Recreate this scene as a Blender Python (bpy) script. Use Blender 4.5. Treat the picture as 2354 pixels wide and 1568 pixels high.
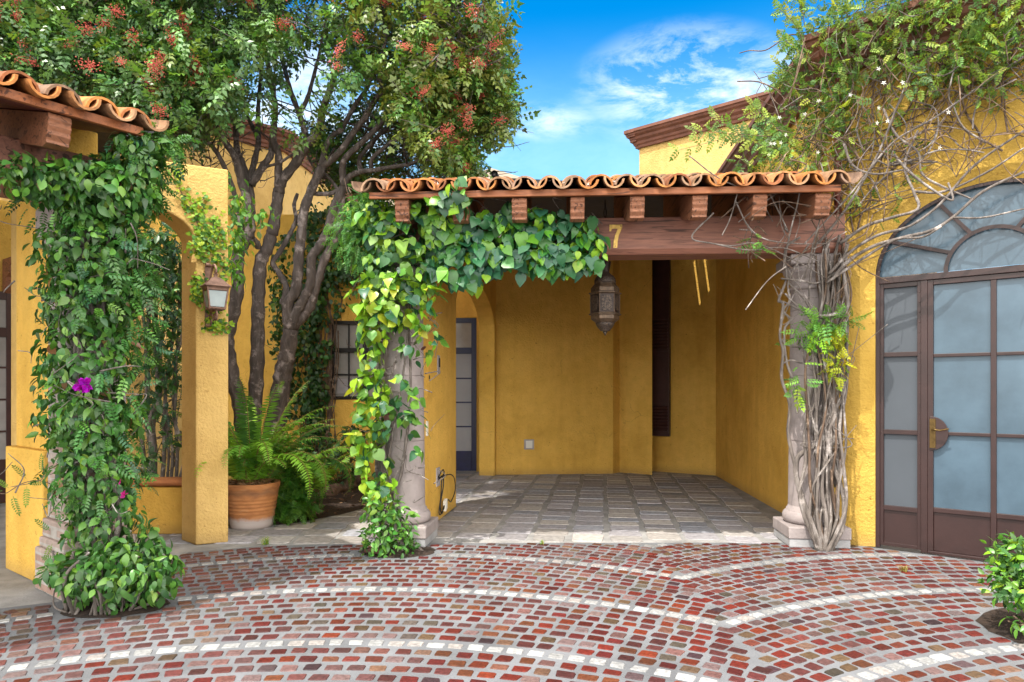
import bpy, bmesh, math, random
import numpy as np
from mathutils import Vector, Matrix

random.seed(7)
rng = np.random.default_rng(11)
for o in list(bpy.data.objects):
    bpy.data.objects.remove(o)
SC = bpy.context.scene
COL = SC.collection
R = math.radians

# ------------------------------------------------------------------ camera
cam_d = bpy.data.cameras.new("camera")
cam_d.sensor_width = 36.0
cam_d.lens = 24.0
cam_d.shift_y = 0.0493
cam_d.clip_end = 500.0
cam = bpy.data.objects.new("camera", cam_d)
cam.location = (0, 0, 1.4)
cam.rotation_euler = (R(90), 0, 0)
COL.objects.link(cam)
SC.camera = cam
FPX, CX, HY, EYE = 1569.3, 1177.0, 900.0, 1.4

# ------------------------------------------------------------------ light
SUN = Vector((0.38, 0.40, -1.0)).normalized()
SUN_EL = math.asin(-SUN.z)
SUN_AZ = math.atan2(-SUN.x, -SUN.y)
sun_d = bpy.data.lights.new("sun", 'SUN')
sun_d.energy = 2.6
sun_d.angle = R(0.5)
sun_d.color = (1.0, 0.94, 0.84)
sun = bpy.data.objects.new("sun", sun_d)
sun.rotation_euler = SUN.to_track_quat('-Z', 'Y').to_euler()
sun.location = (-3, -4, 12)
COL.objects.link(sun)

SC.view_settings.view_transform = 'Standard'
SC.view_settings.look = 'None'
SC.view_settings.gamma = 1.0
SC.view_settings.exposure = 1.32


def px_dir(px, py):
    return Vector(((px - CX) / FPX, 1.0, (HY - py) / FPX)).normalized()


world = bpy.data.worlds.new("World")
SC.world = world
world.use_nodes = True
wt = world.node_tree
wt.nodes.clear()


def N(tree, typ, **kw):
    n = tree.nodes.new(typ)
    for k, v in kw.items():
        if k in n.inputs:
            n.inputs[k].default_value = v
        else:
            setattr(n, k, v)
    return n


def L(tree, a, b):
    tree.links.new(a, b)


sky = N(wt, 'ShaderNodeTexSky', sky_type='NISHITA', sun_disc=False)
sky.sun_elevation = SUN_EL
sky.sun_rotation = SUN_AZ
sky.altitude = 1900
sky.air_density = 1.0
sky.dust_density = 0.6
sky.ozone_density = 2.0
hsv = N(wt, 'ShaderNodeHueSaturation', Saturation=1.65, Value=0.88, Hue=0.494)
L(wt, sky.outputs[0], hsv.inputs['Color'])
tc = N(wt, 'ShaderNodeTexCoord')


def wmath(op, a, b=None, clamp=False):
    n = wt.nodes.new('ShaderNodeMath')
    n.operation = op
    n.use_clamp = clamp
    for i, v in enumerate((a, b)):
        if v is None:
            continue
        if isinstance(v, (int, float)):
            n.inputs[i].default_value = v
        else:
            L(wt, v, n.inputs[i])
    return n.outputs[0]


# wispy clouds: stretched, warped noise in direction space inside soft masks
mp = N(wt, 'ShaderNodeMapping')
mp.inputs['Scale'].default_value = (4.2, 4.2, 11.0)
mp.inputs['Rotation'].default_value = (0.0, R(-14), 0.0)
L(wt, tc.outputs['Generated'], mp.inputs['Vector'])
nz = N(wt, 'ShaderNodeTexNoise', Scale=2.1, Detail=10.0, Roughness=0.66, Distortion=0.35)
L(wt, mp.outputs[0], nz.inputs['Vector'])


def blob(px, py, inner, outer, flat=1.0):
    c = px_dir(px, py)
    s = N(wt, 'ShaderNodeVectorMath', operation='SUBTRACT')
    L(wt, tc.outputs['Generated'], s.inputs[0])
    s.inputs[1].default_value = c
    m = N(wt, 'ShaderNodeVectorMath', operation='MULTIPLY')
    L(wt, s.outputs[0], m.inputs[0])
    m.inputs[1].default_value = (1, 1, flat)
    ln = N(wt, 'ShaderNodeVectorMath', operation='LENGTH')
    L(wt, m.outputs[0], ln.inputs[0])
    mr = N(wt, 'ShaderNodeMapRange', interpolation_type='SMOOTHSTEP')
    mr.inputs['From Min'].default_value = inner
    mr.inputs['From Max'].default_value = outer
    mr.inputs['To Min'].default_value = 1.0
    mr.inputs['To Max'].default_value = 0.0
    L(wt, ln.outputs['Value'], mr.inputs['Value'])
    return mr.outputs[0]


b1 = blob(1560, 195, 0.0, 0.155, 2.0)
b2 = blob(1740, 200, 0.0, 0.14, 2.8)
b3 = blob(1250, 280, 0.0, 0.10, 3.5)
b4 = blob(700, 330, 0.0, 0.30, 1.3)
bs = wmath('MAXIMUM', wmath('MAXIMUM', b1, wmath('MULTIPLY', b2, 0.9)), wmath('MAXIMUM', wmath('MULTIPLY', b3, 0.55), wmath('MULTIPLY', b4, 0.8)))
nr = N(wt, 'ShaderNodeMapRange')
nr.inputs['From Min'].default_value = 0.43
nr.inputs['From Max'].default_value = 0.60
L(wt, nz.outputs[0], nr.inputs['Value'])
cf = wmath('MULTIPLY', wmath('POWER', bs, 0.8), nr.outputs[0], True)
# pale veil towards the horizon
sx = N(wt, 'ShaderNodeSeparateXYZ')
L(wt, tc.outputs['Generated'], sx.inputs[0])
hz = N(wt, 'ShaderNodeMapRange', interpolation_type='SMOOTHSTEP')
hz.inputs['From Min'].default_value = 0.27
hz.inputs['From Max'].default_value = 0.49
hz.inputs['To Min'].default_value = 0.68
hz.inputs['To Max'].default_value = 0.0
L(wt, sx.outputs['Z'], hz.inputs['Value'])
veil = wmath('MULTIPLY', hz.outputs[0], wmath('ADD', wmath('MULTIPLY', nz.outputs[0], 0.7), 0.55), True)
mx0 = N(wt, 'ShaderNodeMixRGB')
L(wt, veil, mx0.inputs['Fac'])
L(wt, hsv.outputs[0], mx0.inputs['Color1'])
mx0.inputs['Color2'].default_value = (1.9, 3.3, 4.1, 1)
mx = N(wt, 'ShaderNodeMixRGB')
L(wt, cf, mx.inputs['Fac'])
L(wt, mx0.outputs[0], mx.inputs['Color1'])
mx.inputs['Color2'].default_value = (3.5, 3.9, 4.2, 1)
# unseen bright cloud added behind the viewer and overhead as fill light
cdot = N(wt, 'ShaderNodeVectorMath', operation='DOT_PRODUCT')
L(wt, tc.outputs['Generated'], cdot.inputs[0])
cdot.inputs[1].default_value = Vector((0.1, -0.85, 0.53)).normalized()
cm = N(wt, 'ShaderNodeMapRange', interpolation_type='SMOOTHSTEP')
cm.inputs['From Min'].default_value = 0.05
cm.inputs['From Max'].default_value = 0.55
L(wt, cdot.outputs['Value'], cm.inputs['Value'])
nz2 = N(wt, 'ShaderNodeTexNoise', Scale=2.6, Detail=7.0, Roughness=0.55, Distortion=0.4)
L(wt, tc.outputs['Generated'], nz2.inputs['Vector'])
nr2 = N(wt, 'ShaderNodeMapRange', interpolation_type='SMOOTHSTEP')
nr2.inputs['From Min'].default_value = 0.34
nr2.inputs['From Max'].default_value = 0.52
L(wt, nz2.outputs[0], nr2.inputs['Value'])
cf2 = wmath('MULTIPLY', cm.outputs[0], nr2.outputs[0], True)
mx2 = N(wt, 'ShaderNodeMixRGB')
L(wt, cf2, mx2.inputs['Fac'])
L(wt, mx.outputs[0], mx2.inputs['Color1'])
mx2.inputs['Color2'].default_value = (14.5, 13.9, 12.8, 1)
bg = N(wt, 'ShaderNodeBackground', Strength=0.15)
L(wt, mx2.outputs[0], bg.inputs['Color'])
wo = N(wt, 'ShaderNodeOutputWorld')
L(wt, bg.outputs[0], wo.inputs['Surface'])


# ------------------------------------------------------------------ helpers
def P(px, py, Y):
    return Vector(((px - CX) / FPX * Y, Y, EYE + (HY - py) / FPX * Y))


def G(px, py, z=0.0):
    Y = (EYE - z) * FPX / (py - HY)
    return Vector(((px - CX) / FPX * Y, Y, z))


LOC = {}


def thing(name, label, cat, loc=(0, 0, 0), group=None):
    o = bpy.data.objects.new(name, None)
    o.empty_display_size = 0.2
    o.location = loc
    COL.objects.link(o)
    o['label'] = label
    o['category'] = cat
    if group:
        o['group'] = group
    LOC[o.name] = Vector(loc)
    return o


def tag(o, label, cat, group=None, kind=None):
    if label:
        o['label'] = label
    if cat:
        o['category'] = cat
    if group:
        o['group'] = group
    if kind:
        o['kind'] = kind
    return o


def link(name, me, mats, parent=None, smooth=False, bevel=0.0, base=None):
    o = bpy.data.objects.new(name, me)
    COL.objects.link(o)
    if not isinstance(mats, (list, tuple)):
        mats = [mats]
    for m in mats:
        me.materials.append(m)
    off = None
    if parent is not None:
        o.parent = parent
        off = LOC.get(parent.name)
    elif base is not None:
        off = Vector(base)
        o.location = off
    if off is not None:
        n = len(me.vertices)
        co = np.empty(n * 3, dtype=np.float32)
        me.vertices.foreach_get('co', co)
        co = (co.reshape(-1, 3) - np.array(off, dtype=np.float32)).ravel()
        me.vertices.foreach_set('co', co)
        LOC[o.name] = off
    if smooth:
        me.polygons.foreach_set('use_smooth', [True] * len(me.polygons))
    if bevel > 0:
        m = o.modifiers.new('bevel', 'BEVEL')
        m.width = bevel
        m.segments = 2
        m.limit_method = 'ANGLE'
        m.angle_limit = R(40)
    return o


class MB:
    def __init__(self):
        self.v, self.f, self.m, self.c = [], [], [], []

    def add(self, vs, fs, mi=0, col=(1, 1, 1)):
        k = len(self.v)
        self.v += [tuple(p) for p in vs]
        self.c += [col] * len(vs)
        for f in fs:
            self.f.append([k + i for i in f])
            self.m.append(mi)
        return self

    def box(self, c, ax, ay, hx, hy, z0, z1, mi=0, col=(1, 1, 1)):
        """upright box: centre c (xy), unit axes ax, ay, half sizes"""
        ax = Vector((ax[0], ax[1], 0)); ay = Vector((ay[0], ay[1], 0)); c = Vector((c[0], c[1], 0))
        q = [c - ax * hx - ay * hy, c + ax * hx - ay * hy, c + ax * hx + ay * hy, c - ax * hx + ay * hy]
        vs = [(p.x, p.y, z0) for p in q] + [(p.x, p.y, z1) for p in q]
        return self.add(vs, [(3, 2, 1, 0), (4, 5, 6, 7), (0, 1, 5, 4), (1, 2, 6, 5), (2, 3, 7, 6), (3, 0, 4, 7)], mi, col)

    def obox(self, c, X, Y, Z, mi=0, col=(1, 1, 1)):
        """box from centre and three half-extent vectors"""
        c, X, Y, Z = Vector(c), Vector(X), Vector(Y), Vector(Z)
        vs = [c + X * a + Y * b + Z * d for d in (-1, 1) for a, b in ((-1, -1), (1, -1), (1, 1), (-1, 1))]
        return self.add(vs, [(3, 2, 1, 0), (4, 5, 6, 7), (0, 1, 5, 4), (1, 2, 6, 5), (2, 3, 7, 6), (3, 0, 4, 7)], mi, col)

    def prism(self, pts, ext, mi=0, col=(1, 1, 1)):
        """planar outline (3-D points) extruded along vector ext"""
        e = Vector(ext)
        n = len(pts)
        vs = [Vector(p) for p in pts] + [Vector(p) + e for p in pts]
        fs = [list(range(n))[::-1], list(range(n, 2 * n))]
        fs += [(i, (i + 1) % n, n + (i + 1) % n, n + i) for i in range(n)]
        return self.add(vs, fs, mi, col)

    def tube(self, pts, rad, sides=6, mi=0, col=(1, 1, 1), cap=True):
        pts = [Vector(p) for p in pts]
        n = len(pts)
        if isinstance(rad, (int, float)):
            rad = [rad] * n
        t0 = (pts[1] - pts[0]).normalized()
        up = Vector((0, 0, 1)) if abs(t0.z) < 0.9 else Vector((1, 0, 0))
        u = t0.cross(up).normalized()
        vs = []
        for i in range(n):
            t = (pts[min(i + 1, n - 1)] - pts[max(i - 1, 0)])
            t = t.normalized() if t.length > 1e-9 else t0
            u = (u - t * u.dot(t))
            u = u.normalized() if u.length > 1e-6 else t.orthogonal().normalized()
            w = t.cross(u)
            for k in range(sides):
                a = 2 * math.pi * k / sides
                vs.append(pts[i] + (u * math.cos(a) + w * math.sin(a)) * rad[i])
        fs = []
        for i in range(n - 1):
            for k in range(sides):
                k2 = (k + 1) % sides
                fs.append((i * sides + k, i * sides + k2, (i + 1) * sides + k2, (i + 1) * sides + k))
        if cap:
            fs.append(list(range(sides))[::-1])
            fs.append([(n - 1) * sides + k for k in range(sides)])
        return self.add(vs, fs, mi, col)

    def lathe(self, c, prof, sides=24, rot=0.0, mi=0, col=(1, 1, 1), cap=True):
        c = Vector(c)
        vs, fs = [], []
        for r, z in prof:
            for k in range(sides):
                a = 2 * math.pi * k / sides + rot
                vs.append((c.x + r * math.cos(a), c.y + r * math.sin(a), c.z + z))
        n = len(prof)
        for i in range(n - 1):
            for k in range(sides):
                k2 = (k + 1) % sides
                fs.append((i * sides + k, i * sides + k2, (i + 1) * sides + k2, (i + 1) * sides + k))
        if cap:
            fs.append(list(range(sides))[::-1])
            fs.append([(n - 1) * sides + k for k in range(sides)])
        return self.add(vs, fs, mi, col)

    def build(self, name, mats, parent=None, smooth=False, bevel=0.0, base=None, recalc=True, colattr=False):
        me = bpy.data.meshes.new(name)
        me.from_pydata(self.v, [], self.f)
        me.polygons.foreach_set('material_index', self.m)
        if colattr:
            a = me.attributes.new('tint', 'FLOAT_COLOR', 'POINT')
            arr = np.ones((len(self.v), 4), dtype=np.float32)
            arr[:, :3] = np.array(self.c, dtype=np.float32)
            a.data.foreach_set('color', arr.ravel())
        if recalc:
            b = bmesh.new()
            b.from_mesh(me)
            bmesh.ops.recalc_face_normals(b, faces=b.faces)
            b.to_mesh(me)
            b.free()
        me.update()
        return link(name, me, mats, parent, smooth, bevel, base)


def spline(pts, n=6):
    """Catmull-Rom resample; points may be Vectors of any size (tuples)"""
    p = np.array([tuple(q) for q in pts], dtype=float)
    if len(p) < 3:
        t = np.linspace(0, 1, n + 1)[:, None]
        return p[0] * (1 - t) + p[-1] * t
    q = np.vstack([2 * p[0] - p[1], p, 2 * p[-1] - p[-2]])
    out = []
    for i in range(1, len(q) - 2):
        for k in range(n):
            t = k / n
            a, b, c, d = q[i - 1], q[i], q[i + 1], q[i + 2]
            out.append(0.5 * ((2 * b) + (-a + c) * t + (2 * a - 5 * b + 4 * c - d) * t * t + (-a + 3 * b - 3 * c + d) * t ** 3))
    out.append(p[-1])
    return np.array(out)


# ---- mass instancing of small leaf templates into ONE mesh (numpy)
def unit(a):
    return a / np.maximum(np.linalg.norm(a, axis=1, keepdims=True), 1e-9)


def leaf_tpl(w=0.55, heart=False, fold=0.16, droop=0.22):
    if heart:
        rows = [(-0.04, 0.42), (0.2, 0.98), (0.48, 0.95), (0.76, 0.5)]
    else:
        rows = [(0.2, 0.72), (0.48, 1.0), (0.76, 0.62)]
    V = [(0, 0, 0)]
    for s, h in rows:
        z = -droop * s * s
        V += [(-h * w / 2, s, z + fold * h * w / 2), (0, s, z), (h * w / 2, s, z + fold * h * w / 2)]
    V.append((0, 1, -droop * 1.1))
    F = [(0, 2, 1), (0, 3, 2)]
    for i in range(len(rows) - 1):
        a, b = 1 + 3 * i, 4 + 3 * i
        F += [(a, a + 1, b + 1, b), (a + 1, a + 2, b + 2, b + 1)]
    a = 1 + 3 * (len(rows) - 1)
    t = len(V) - 1
    F += [(a, a + 1, t), (a + 1, a + 2, t)]
    return np.array(V, dtype=np.float32), F


def pinnate_tpl(pairs=4, ll=0.34, lw=0.15, droop=0.25):
    V, F = [], []

    def leaflet(b, d, L_, W_):
        s = np.array((-d[1], d[0], 0.0))
        k = len(V)
        for f, wd in ((0, 0), (0.45, 1), (1, 0), (0.45, -1)):
            p = b + d * L_ * f + s * wd * W_ / 2
            p = p + np.array((0, 0, -0.25 * L_ * f * f + (0.02 if wd else 0)))
            V.append(tuple(p))
        F.append((k, k + 1, k + 2, k + 3))
    for i in range(pairs):
        s = 0.14 + 0.68 * i / max(pairs - 1, 1)
        b = np.array((0, s, -droop * s * s))
        for sg in (-1, 1):
            d = np.array((sg * 0.86, 0.5, 0))
            leaflet(b, d / np.linalg.norm(d), ll * (1 - 0.25 * abs(2 * i / max(pairs - 1, 1) - 0.8)), lw)
    leaflet(np.array((0, 0.84, -droop * 0.72)), np.array((0, 1.0, 0)), ll * 0.9, lw)
    # stalk
    k = len(V)
    V.extend([(-0.012, 0, 0), (0.012, 0, 0), (0.006, 0.85, -droop * 0.72), (-0.006, 0.85, -droop * 0.72)])
    F.append((k, k + 1, k + 2, k + 3))
    return np.array(V, dtype=np.float32), F


def scatter_mesh(name, tpl, pos, d, nrm, size, col, mats, parent=None, base=None, extra=None):
    """tpl placed at pos, axis d, normal nrm; extra = list of further (tpl,pos,d,nrm,size,col)"""
    sets = [(tpl, pos, d, nrm, size, col)] + (extra or [])
    VV, LL, TT, CC = [], [], [], []
    off = 0
    for (V, F), pos, d, nrm, size, col in sets:
        n = len(pos)
        if n == 0:
            continue
        d = unit(np.asarray(d, float))
        x = unit(np.cross(d, nrm))
        z = np.cross(x, d)
        size = np.asarray(size, float).reshape(-1, 1, 1)
        cu = rng.normal(0.0, 0.22, size=(n, 1))            # every leaf curls and cups a little differently
        cp = rng.normal(0.0, 0.30, size=(n, 1))
        wd = rng.uniform(0.82, 1.18, size=(n, 1))
        Vx = V[None, :, 0] * wd
        Vz = V[None, :, 2] - cu * V[None, :, 1] ** 2 + cp * np.abs(V[None, :, 0]) * 0.8
        W = (Vx[:, :, None] * x[:, None, :] + V[None, :, 1:2] * d[:, None, :] + Vz[:, :, None] * z[:, None, :]) * size + np.asarray(pos)[:, None, :]
        k = V.shape[0]
        VV.append(W.reshape(-1, 3))
        CC.append(np.repeat(np.asarray(col, float), k, axis=0))
        tot = np.array([len(f) for f in F])
        flat = np.concatenate([np.array(f) for f in F])
        LL.append((flat[None, :] + (np.arange(n) * k)[:, None] + off).ravel())
        TT.append(np.tile(tot, n))
        off += n * k
    V = np.vstack(VV).astype(np.float32)
    Lp = np.concatenate(LL).astype(np.int32)
    T = np.concatenate(TT).astype(np.int32)
    C = np.vstack(CC)
    me = bpy.data.meshes.new(name)
    me.vertices.add(len(V))
    me.vertices.foreach_set('co', V.ravel())
    me.loops.add(len(Lp))
    me.loops.foreach_set('vertex_index', Lp)
    me.polygons.add(len(T))
    st = np.zeros(len(T), dtype=np.int32)
    st[1:] = np.cumsum(T)[:-1]
    me.polygons.foreach_set('loop_start', st)
    me.polygons.foreach_set('loop_total', T)
    a = me.attributes.new('tint', 'FLOAT_COLOR', 'POINT')
    arr = np.ones((len(V), 4), dtype=np.float32)
    arr[:, :3] = C
    a.data.foreach_set('color', arr.ravel())
    me.update(calc_edges=True)
    me.validate()
    return link(name, me, mats, parent, True, 0, base)


def pick_cols(n, palette, weights, jit=0.22):
    p = np.array(palette, float)
    w = np.array(weights, float)
    i = rng.choice(len(p), size=n, p=w / w.sum())
    c = p[i] * (1 + jit * (rng.random((n, 1)) * 2 - 1)) * (1 + 0.12 * (rng.random((n, 3)) * 2 - 1))
    return np.clip(c, 0.001, 1)


def blob_leaves(blobs, hang=0.6, out=0.5, jit=0.6, up=0.55, shell=(0.55, 1.05)):
    """blobs: (centre, (rx,ry,rz), n) -> pos, axis, normal"""
    PP, DD, NN = [], [], []
    for c, r, n in blobs:
        v = unit(rng.normal(size=(n, 3)))
        rr = rng.uniform(shell[0], shell[1], size=(n, 1))
        p = np.array(c) + v * np.array(r) * rr
        o = unit(v / np.array(r))
        d = o * out + np.array((0, 0, -hang)) + rng.normal(size=(n, 3)) * jit
        nn = o + np.array((0, 0, up)) + rng.normal(size=(n, 3)) * 0.45
        PP.append(p); DD.append(d); NN.append(nn)
    return np.vstack(PP), np.vstack(DD), np.vstack(NN)


def in_poly(x, y, poly):
    r = False
    j = len(poly) - 1
    for i in range(len(poly)):
        xi, yi = poly[i]; xj, yj = poly[j]
        if (yi > y) != (yj > y) and x < (xj - xi) * (y - yi) / (yj - yi) + xi:
            r = not r
        j = i
    return r


# ------------------------------------------------------------------ materials
def new_mat(name):
    m = bpy.data.materials.new(name)
    m.use_nodes = True
    t = m.node_tree
    t.nodes.clear()
    o = N(t, 'ShaderNodeOutputMaterial')
    b = N(t, 'ShaderNodeBsdfPrincipled')
    L(t, b.outputs[0], o.inputs['Surface'])
    return m, t, b, o


def pos_noise(t, scale, detail=4.0, rough=0.55, stretch=None, dist=0.0, src='Position'):
    if src == 'Position':
        g = N(t, 'ShaderNodeNewGeometry').outputs['Position']
    else:
        g = N(t, 'ShaderNodeTexCoord').outputs['Object']
    if stretch:
        mp = N(t, 'ShaderNodeMapping')
        mp.inputs['Scale'].default_value = stretch
        L(t, g, mp.inputs['Vector'])
        g = mp.outputs[0]
    n = N(t, 'ShaderNodeTexNoise', Scale=scale, Detail=detail, Roughness=rough, Distortion=dist)
    L(t, g, n.inputs['Vector'])
    return n.outputs[0]


def ramp(t, fac, stops):
    r = N(t, 'ShaderNodeValToRGB')
    el = r.color_ramp.elements
    while len(el) > 1:
        el.remove(el[0])
    el[0].position = stops[0][0]
    el[0].color = (*stops[0][1], 1)
    for p, c in stops[1:]:
        e = el.new(p)
        e.color = (*c, 1)
    L(t, fac, r.inputs['Fac'])
    return r.outputs[0]


def mixc(t, typ, fac, a, b):
    m = N(t, 'ShaderNodeMixRGB', blend_type=typ)
    for i, v in (('Fac', fac), ('Color1', a), ('Color2', b)):
        if isinstance(v, (int, float)):
            m.inputs[i].default_value = v
        elif isinstance(v, tuple):
            m.inputs[i].default_value = (*v, 1) if len(v) == 3 else v
        else:
            L(t, v, m.inputs[i])
    return m.outputs[0]


def bump(t, b, h, strength=0.3, dist=0.01):
    n = N(t, 'ShaderNodeBump', Strength=strength, Distance=dist)
    L(t, h, n.inputs['Height'])
    L(t, n.outputs[0], b.inputs['Normal'])


def g3(v):
    return (v, v, v)


def mat_basic(name, c, rough=0.6, metal=0.0, var=0.25, scale=9.0, bmp=0.15, bscale=60.0, spec=0.4, stretch=None, src='Position'):
    m, t, b, o = new_mat(name)
    n = pos_noise(t, scale, 6.0, 0.6, stretch, 0.2, src)
    col = ramp(t, n, [(0.3, tuple(x * (1 - var) for x in c)), (0.72, tuple(min(1, x * (1 + var)) for x in c))])
    L(t, col, b.inputs['Base Color'])
    b.inputs['Roughness'].default_value = rough
    b.inputs['Metallic'].default_value = metal
    b.inputs['Specular IOR Level'].default_value = spec
    if bmp > 0:
        bump(t, b, pos_noise(t, bscale, 4.0, 0.6, stretch, 0.0, src), bmp, 0.01)
    return m


def mat_stucco(name, c, stain=0.25):
    m, t, b, o = new_mat(name)
    n1 = pos_noise(t, 1.1, 5.0, 0.6, None, 0.3)
    n2 = pos_noise(t, 7.0, 6.0, 0.65)
    col = ramp(t, n1, [(0.28, tuple(x * f for x, f in zip(c, (0.80, 0.77, 0.66)))), (0.55, c), (0.8, tuple(min(1, x * f) for x, f in zip(c, (1.08, 1.1, 1.25))))])
    col = mixc(t, 'MULTIPLY', 0.55, col, ramp(t, n2, [(0.3, (0.84, 0.82, 0.78)), (0.6, (1.04, 1.04, 1.04))]))
    # small specks and vertical run marks
    n3 = pos_noise(t, 26.0, 2.0, 0.5)
    col = mixc(t, 'MULTIPLY', 0.7, col, ramp(t, n3, [(0.24, (0.5, 0.42, 0.34)), (0.31, (1, 1, 1))]))
    n4 = pos_noise(t, 5.0, 4.0, 0.6, (1.0, 1.0, 0.10))
    col = mixc(t, 'MULTIPLY', stain, col, ramp(t, n4, [(0.35, (0.72, 0.66, 0.55)), (0.55, (1, 1, 1))]))
    # a few hairline cracks
    gg = N(t, 'ShaderNodeNewGeometry').outputs['Position']
    nd = N(t, 'ShaderNodeTexNoise', Scale=3.0, Detail=4.0)
    L(t, gg, nd.inputs['Vector'])
    va = N(t, 'ShaderNodeVectorMath', operation='MULTIPLY_ADD')
    L(t, nd.outputs['Color'], va.inputs[0])
    va.inputs[1].default_value = (0.35, 0.35, 0.35)
    L(t, gg, va.inputs[2])
    vo = N(t, 'ShaderNodeTexVoronoi', feature='DISTANCE_TO_EDGE', Scale=0.85)
    L(t, va.outputs[0], vo.inputs['Vector'])
    ck = ramp(t, vo.outputs['Distance'], [(0.0012, g3(1)), (0.004, g3(0))])
    ck = mixc(t, 'MULTIPLY', 1.0, ck, ramp(t, pos_noise(t, 0.9, 3.0), [(0.56, g3(0)), (0.62, g3(0.4))]))
    col = mixc(t, 'MIX', ck, col, (0.16, 0.09, 0.03))
    # splash dirt in the first hand's breadth above the floor
    g = N(t, 'ShaderNodeNewGeometry')
    s = N(t, 'ShaderNodeSeparateXYZ')
    L(t, g.outputs['Position'], s.inputs[0])
    mr = N(t, 'ShaderNodeMapRange', interpolation_type='SMOOTHSTEP')
    mr.inputs['From Min'].default_value = 0.0
    mr.inputs['From Max'].default_value = 0.16
    mr.inputs['To Min'].default_value = 0.75
    mr.inputs['To Max'].default_value = 0.0
    L(t, s.outputs['Z'], mr.inputs['Value'])
    mm = N(t, 'ShaderNodeMath', operation='MULTIPLY')
    L(t, mr.outputs[0], mm.inputs[0])
    L(t, n2, mm.inputs[1])
    col = mixc(t, 'MIX', mm.outputs[0], col, (0.22, 0.15, 0.07))
    L(t, col, b.inputs['Base Color'])
    b.inputs['Roughness'].default_value = 0.88
    b.inputs['Specular IOR Level'].default_value = 0.2
    h1 = pos_noise(t, 42.0, 5.0, 0.6)
    h2 = pos_noise(t, 9.0, 4.0, 0.5, None, 0.6)
    h = mixc(t, 'ADD', 0.8, h1, h2)
    bump(t, b, h, 0.85, 0.016)
    return m


def mat_tint(name, rough=0.5, spec=0.4, trans=0.0, bmp=0.0, bscale=40.0, var=0.15, vscale=30.0):
    """colour from the per-piece attribute 'tint'"""
    m, t, b, o = new_mat(name)
    a = N(t, 'ShaderNodeAttribute', attribute_name='tint')
    n = pos_noise(t, vscale, 4.0, 0.6)
    col = mixc(t, 'MULTIPLY', 1.0, a.outputs['Color'], ramp(t, n, [(0.3, g3(1 - var)), (0.7, g3(1 + var))]))
    L(t, col, b.inputs['Base Color'])
    b.inputs['Roughness'].default_value = rough
    b.inputs['Specular IOR Level'].default_value = spec
    if bmp > 0:
        bump(t, b, pos_noise(t, bscale, 4.0, 0.6), bmp, 0.008)
    if trans > 0:
        tr = N(t, 'ShaderNodeBsdfTranslucent')
        c2 = mixc(t, 'MULTIPLY', 1.0, col, (1.5, 1.35, 0.6))
        L(t, c2, tr.inputs['Color'])
        ms = N(t, 'ShaderNodeMixShader', Fac=trans)
        L(t, b.outputs[0], ms.inputs[1])
        L(t, tr.outputs[0], ms.inputs[2])
        L(t, ms.outputs[0], o.inputs['Surface'])
    return m


def mat_wood(name, c, axis=(1, 0, 0), rough=0.6):
    m, t, b, o = new_mat(name)
    st = tuple(0.6 if abs(a) > 0.5 else 9.0 for a in axis)
    n = pos_noise(t, 4.0, 7.0, 0.65, st, 0.8)
    col = ramp(t, n, [(0.28, tuple(x * 0.5 for x in c)), (0.5, c), (0.75, tuple(min(1, x * 1.35) for x in c))])
    n2 = pos_noise(t, 1.6, 3.0, 0.5, tuple(0.5 if abs(a) > 0.5 else 14.0 for a in axis), 1.5)
    col = mixc(t, 'MULTIPLY', 0.8, col, ramp(t, n2, [(0.385, (0.18, 0.14, 0.12)), (0.41, (1, 1, 1))]))
    L(t, col, b.inputs['Base Color'])
    b.inputs['Roughness'].default_value = rough
    bump(t, b, n, 0.25, 0.01)
    return m


M = {}
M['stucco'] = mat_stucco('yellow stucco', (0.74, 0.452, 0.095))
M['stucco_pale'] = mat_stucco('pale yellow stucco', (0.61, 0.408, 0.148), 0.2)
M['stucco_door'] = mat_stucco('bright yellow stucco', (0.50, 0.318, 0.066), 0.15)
M['cornice'] = mat_basic('brown cornice paint', (0.15, 0.058, 0.035), 0.7, var=0.3, scale=6, bmp=0.3, bscale=25)
M['beam'] = mat_wood('red brown beam', (0.215, 0.088, 0.058))
M['rafter'] = mat_wood('weathered rafter', (0.24, 0.098, 0.05), (0, 1, 0))
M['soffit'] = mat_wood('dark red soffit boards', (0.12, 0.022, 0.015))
M['fascia'] = mat_wood('fascia board', (0.30, 0.10, 0.035))
M['dark_wood'] = mat_basic('dark brown paint', (0.045, 0.016, 0.014), 0.45, var=0.2, bmp=0.1)
M['door_brown'] = mat_basic('brown door steel', (0.029, 0.013, 0.012), 0.4, var=0.22, scale=5, bmp=0.08, bscale=30)
M['blue_door'] = mat_basic('dark blue paint', (0.007, 0.007, 0.055), 0.3, var=0.3, bmp=0.05)
M['black_frame'] = mat_basic('black window frame', (0.008, 0.007, 0.008), 0.35, var=0.2, bmp=0.05)
M['stone'] = mat_basic('pink grey cantera stone', (0.285, 0.245, 0.24), 0.85, var=0.22, scale=5, bmp=0.5, bscale=45)
M['stone_grey'] = mat_basic('grey footing', (0.30, 0.30, 0.31), 0.9, var=0.25, scale=6, bmp=0.4)
M['mortar'] = mat_basic('pale grey mortar', (0.128, 0.132, 0.142), 0.9, var=0.32, scale=2.2, bmp=0.5, bscale=90)
M['brick'] = mat_tint('paving brick', 0.55, 0.4, 0, 0.5, 70, 0.35, 45)
M['flag'] = mat_tint('grey flagstone', 0.75, 0.3, 0, 0.5, 40, 0.3, 18)
M['ground'] = mat_basic('bare ground', (0.25, 0.22, 0.19), 0.95, var=0.3, scale=3, bmp=0.3)
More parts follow.
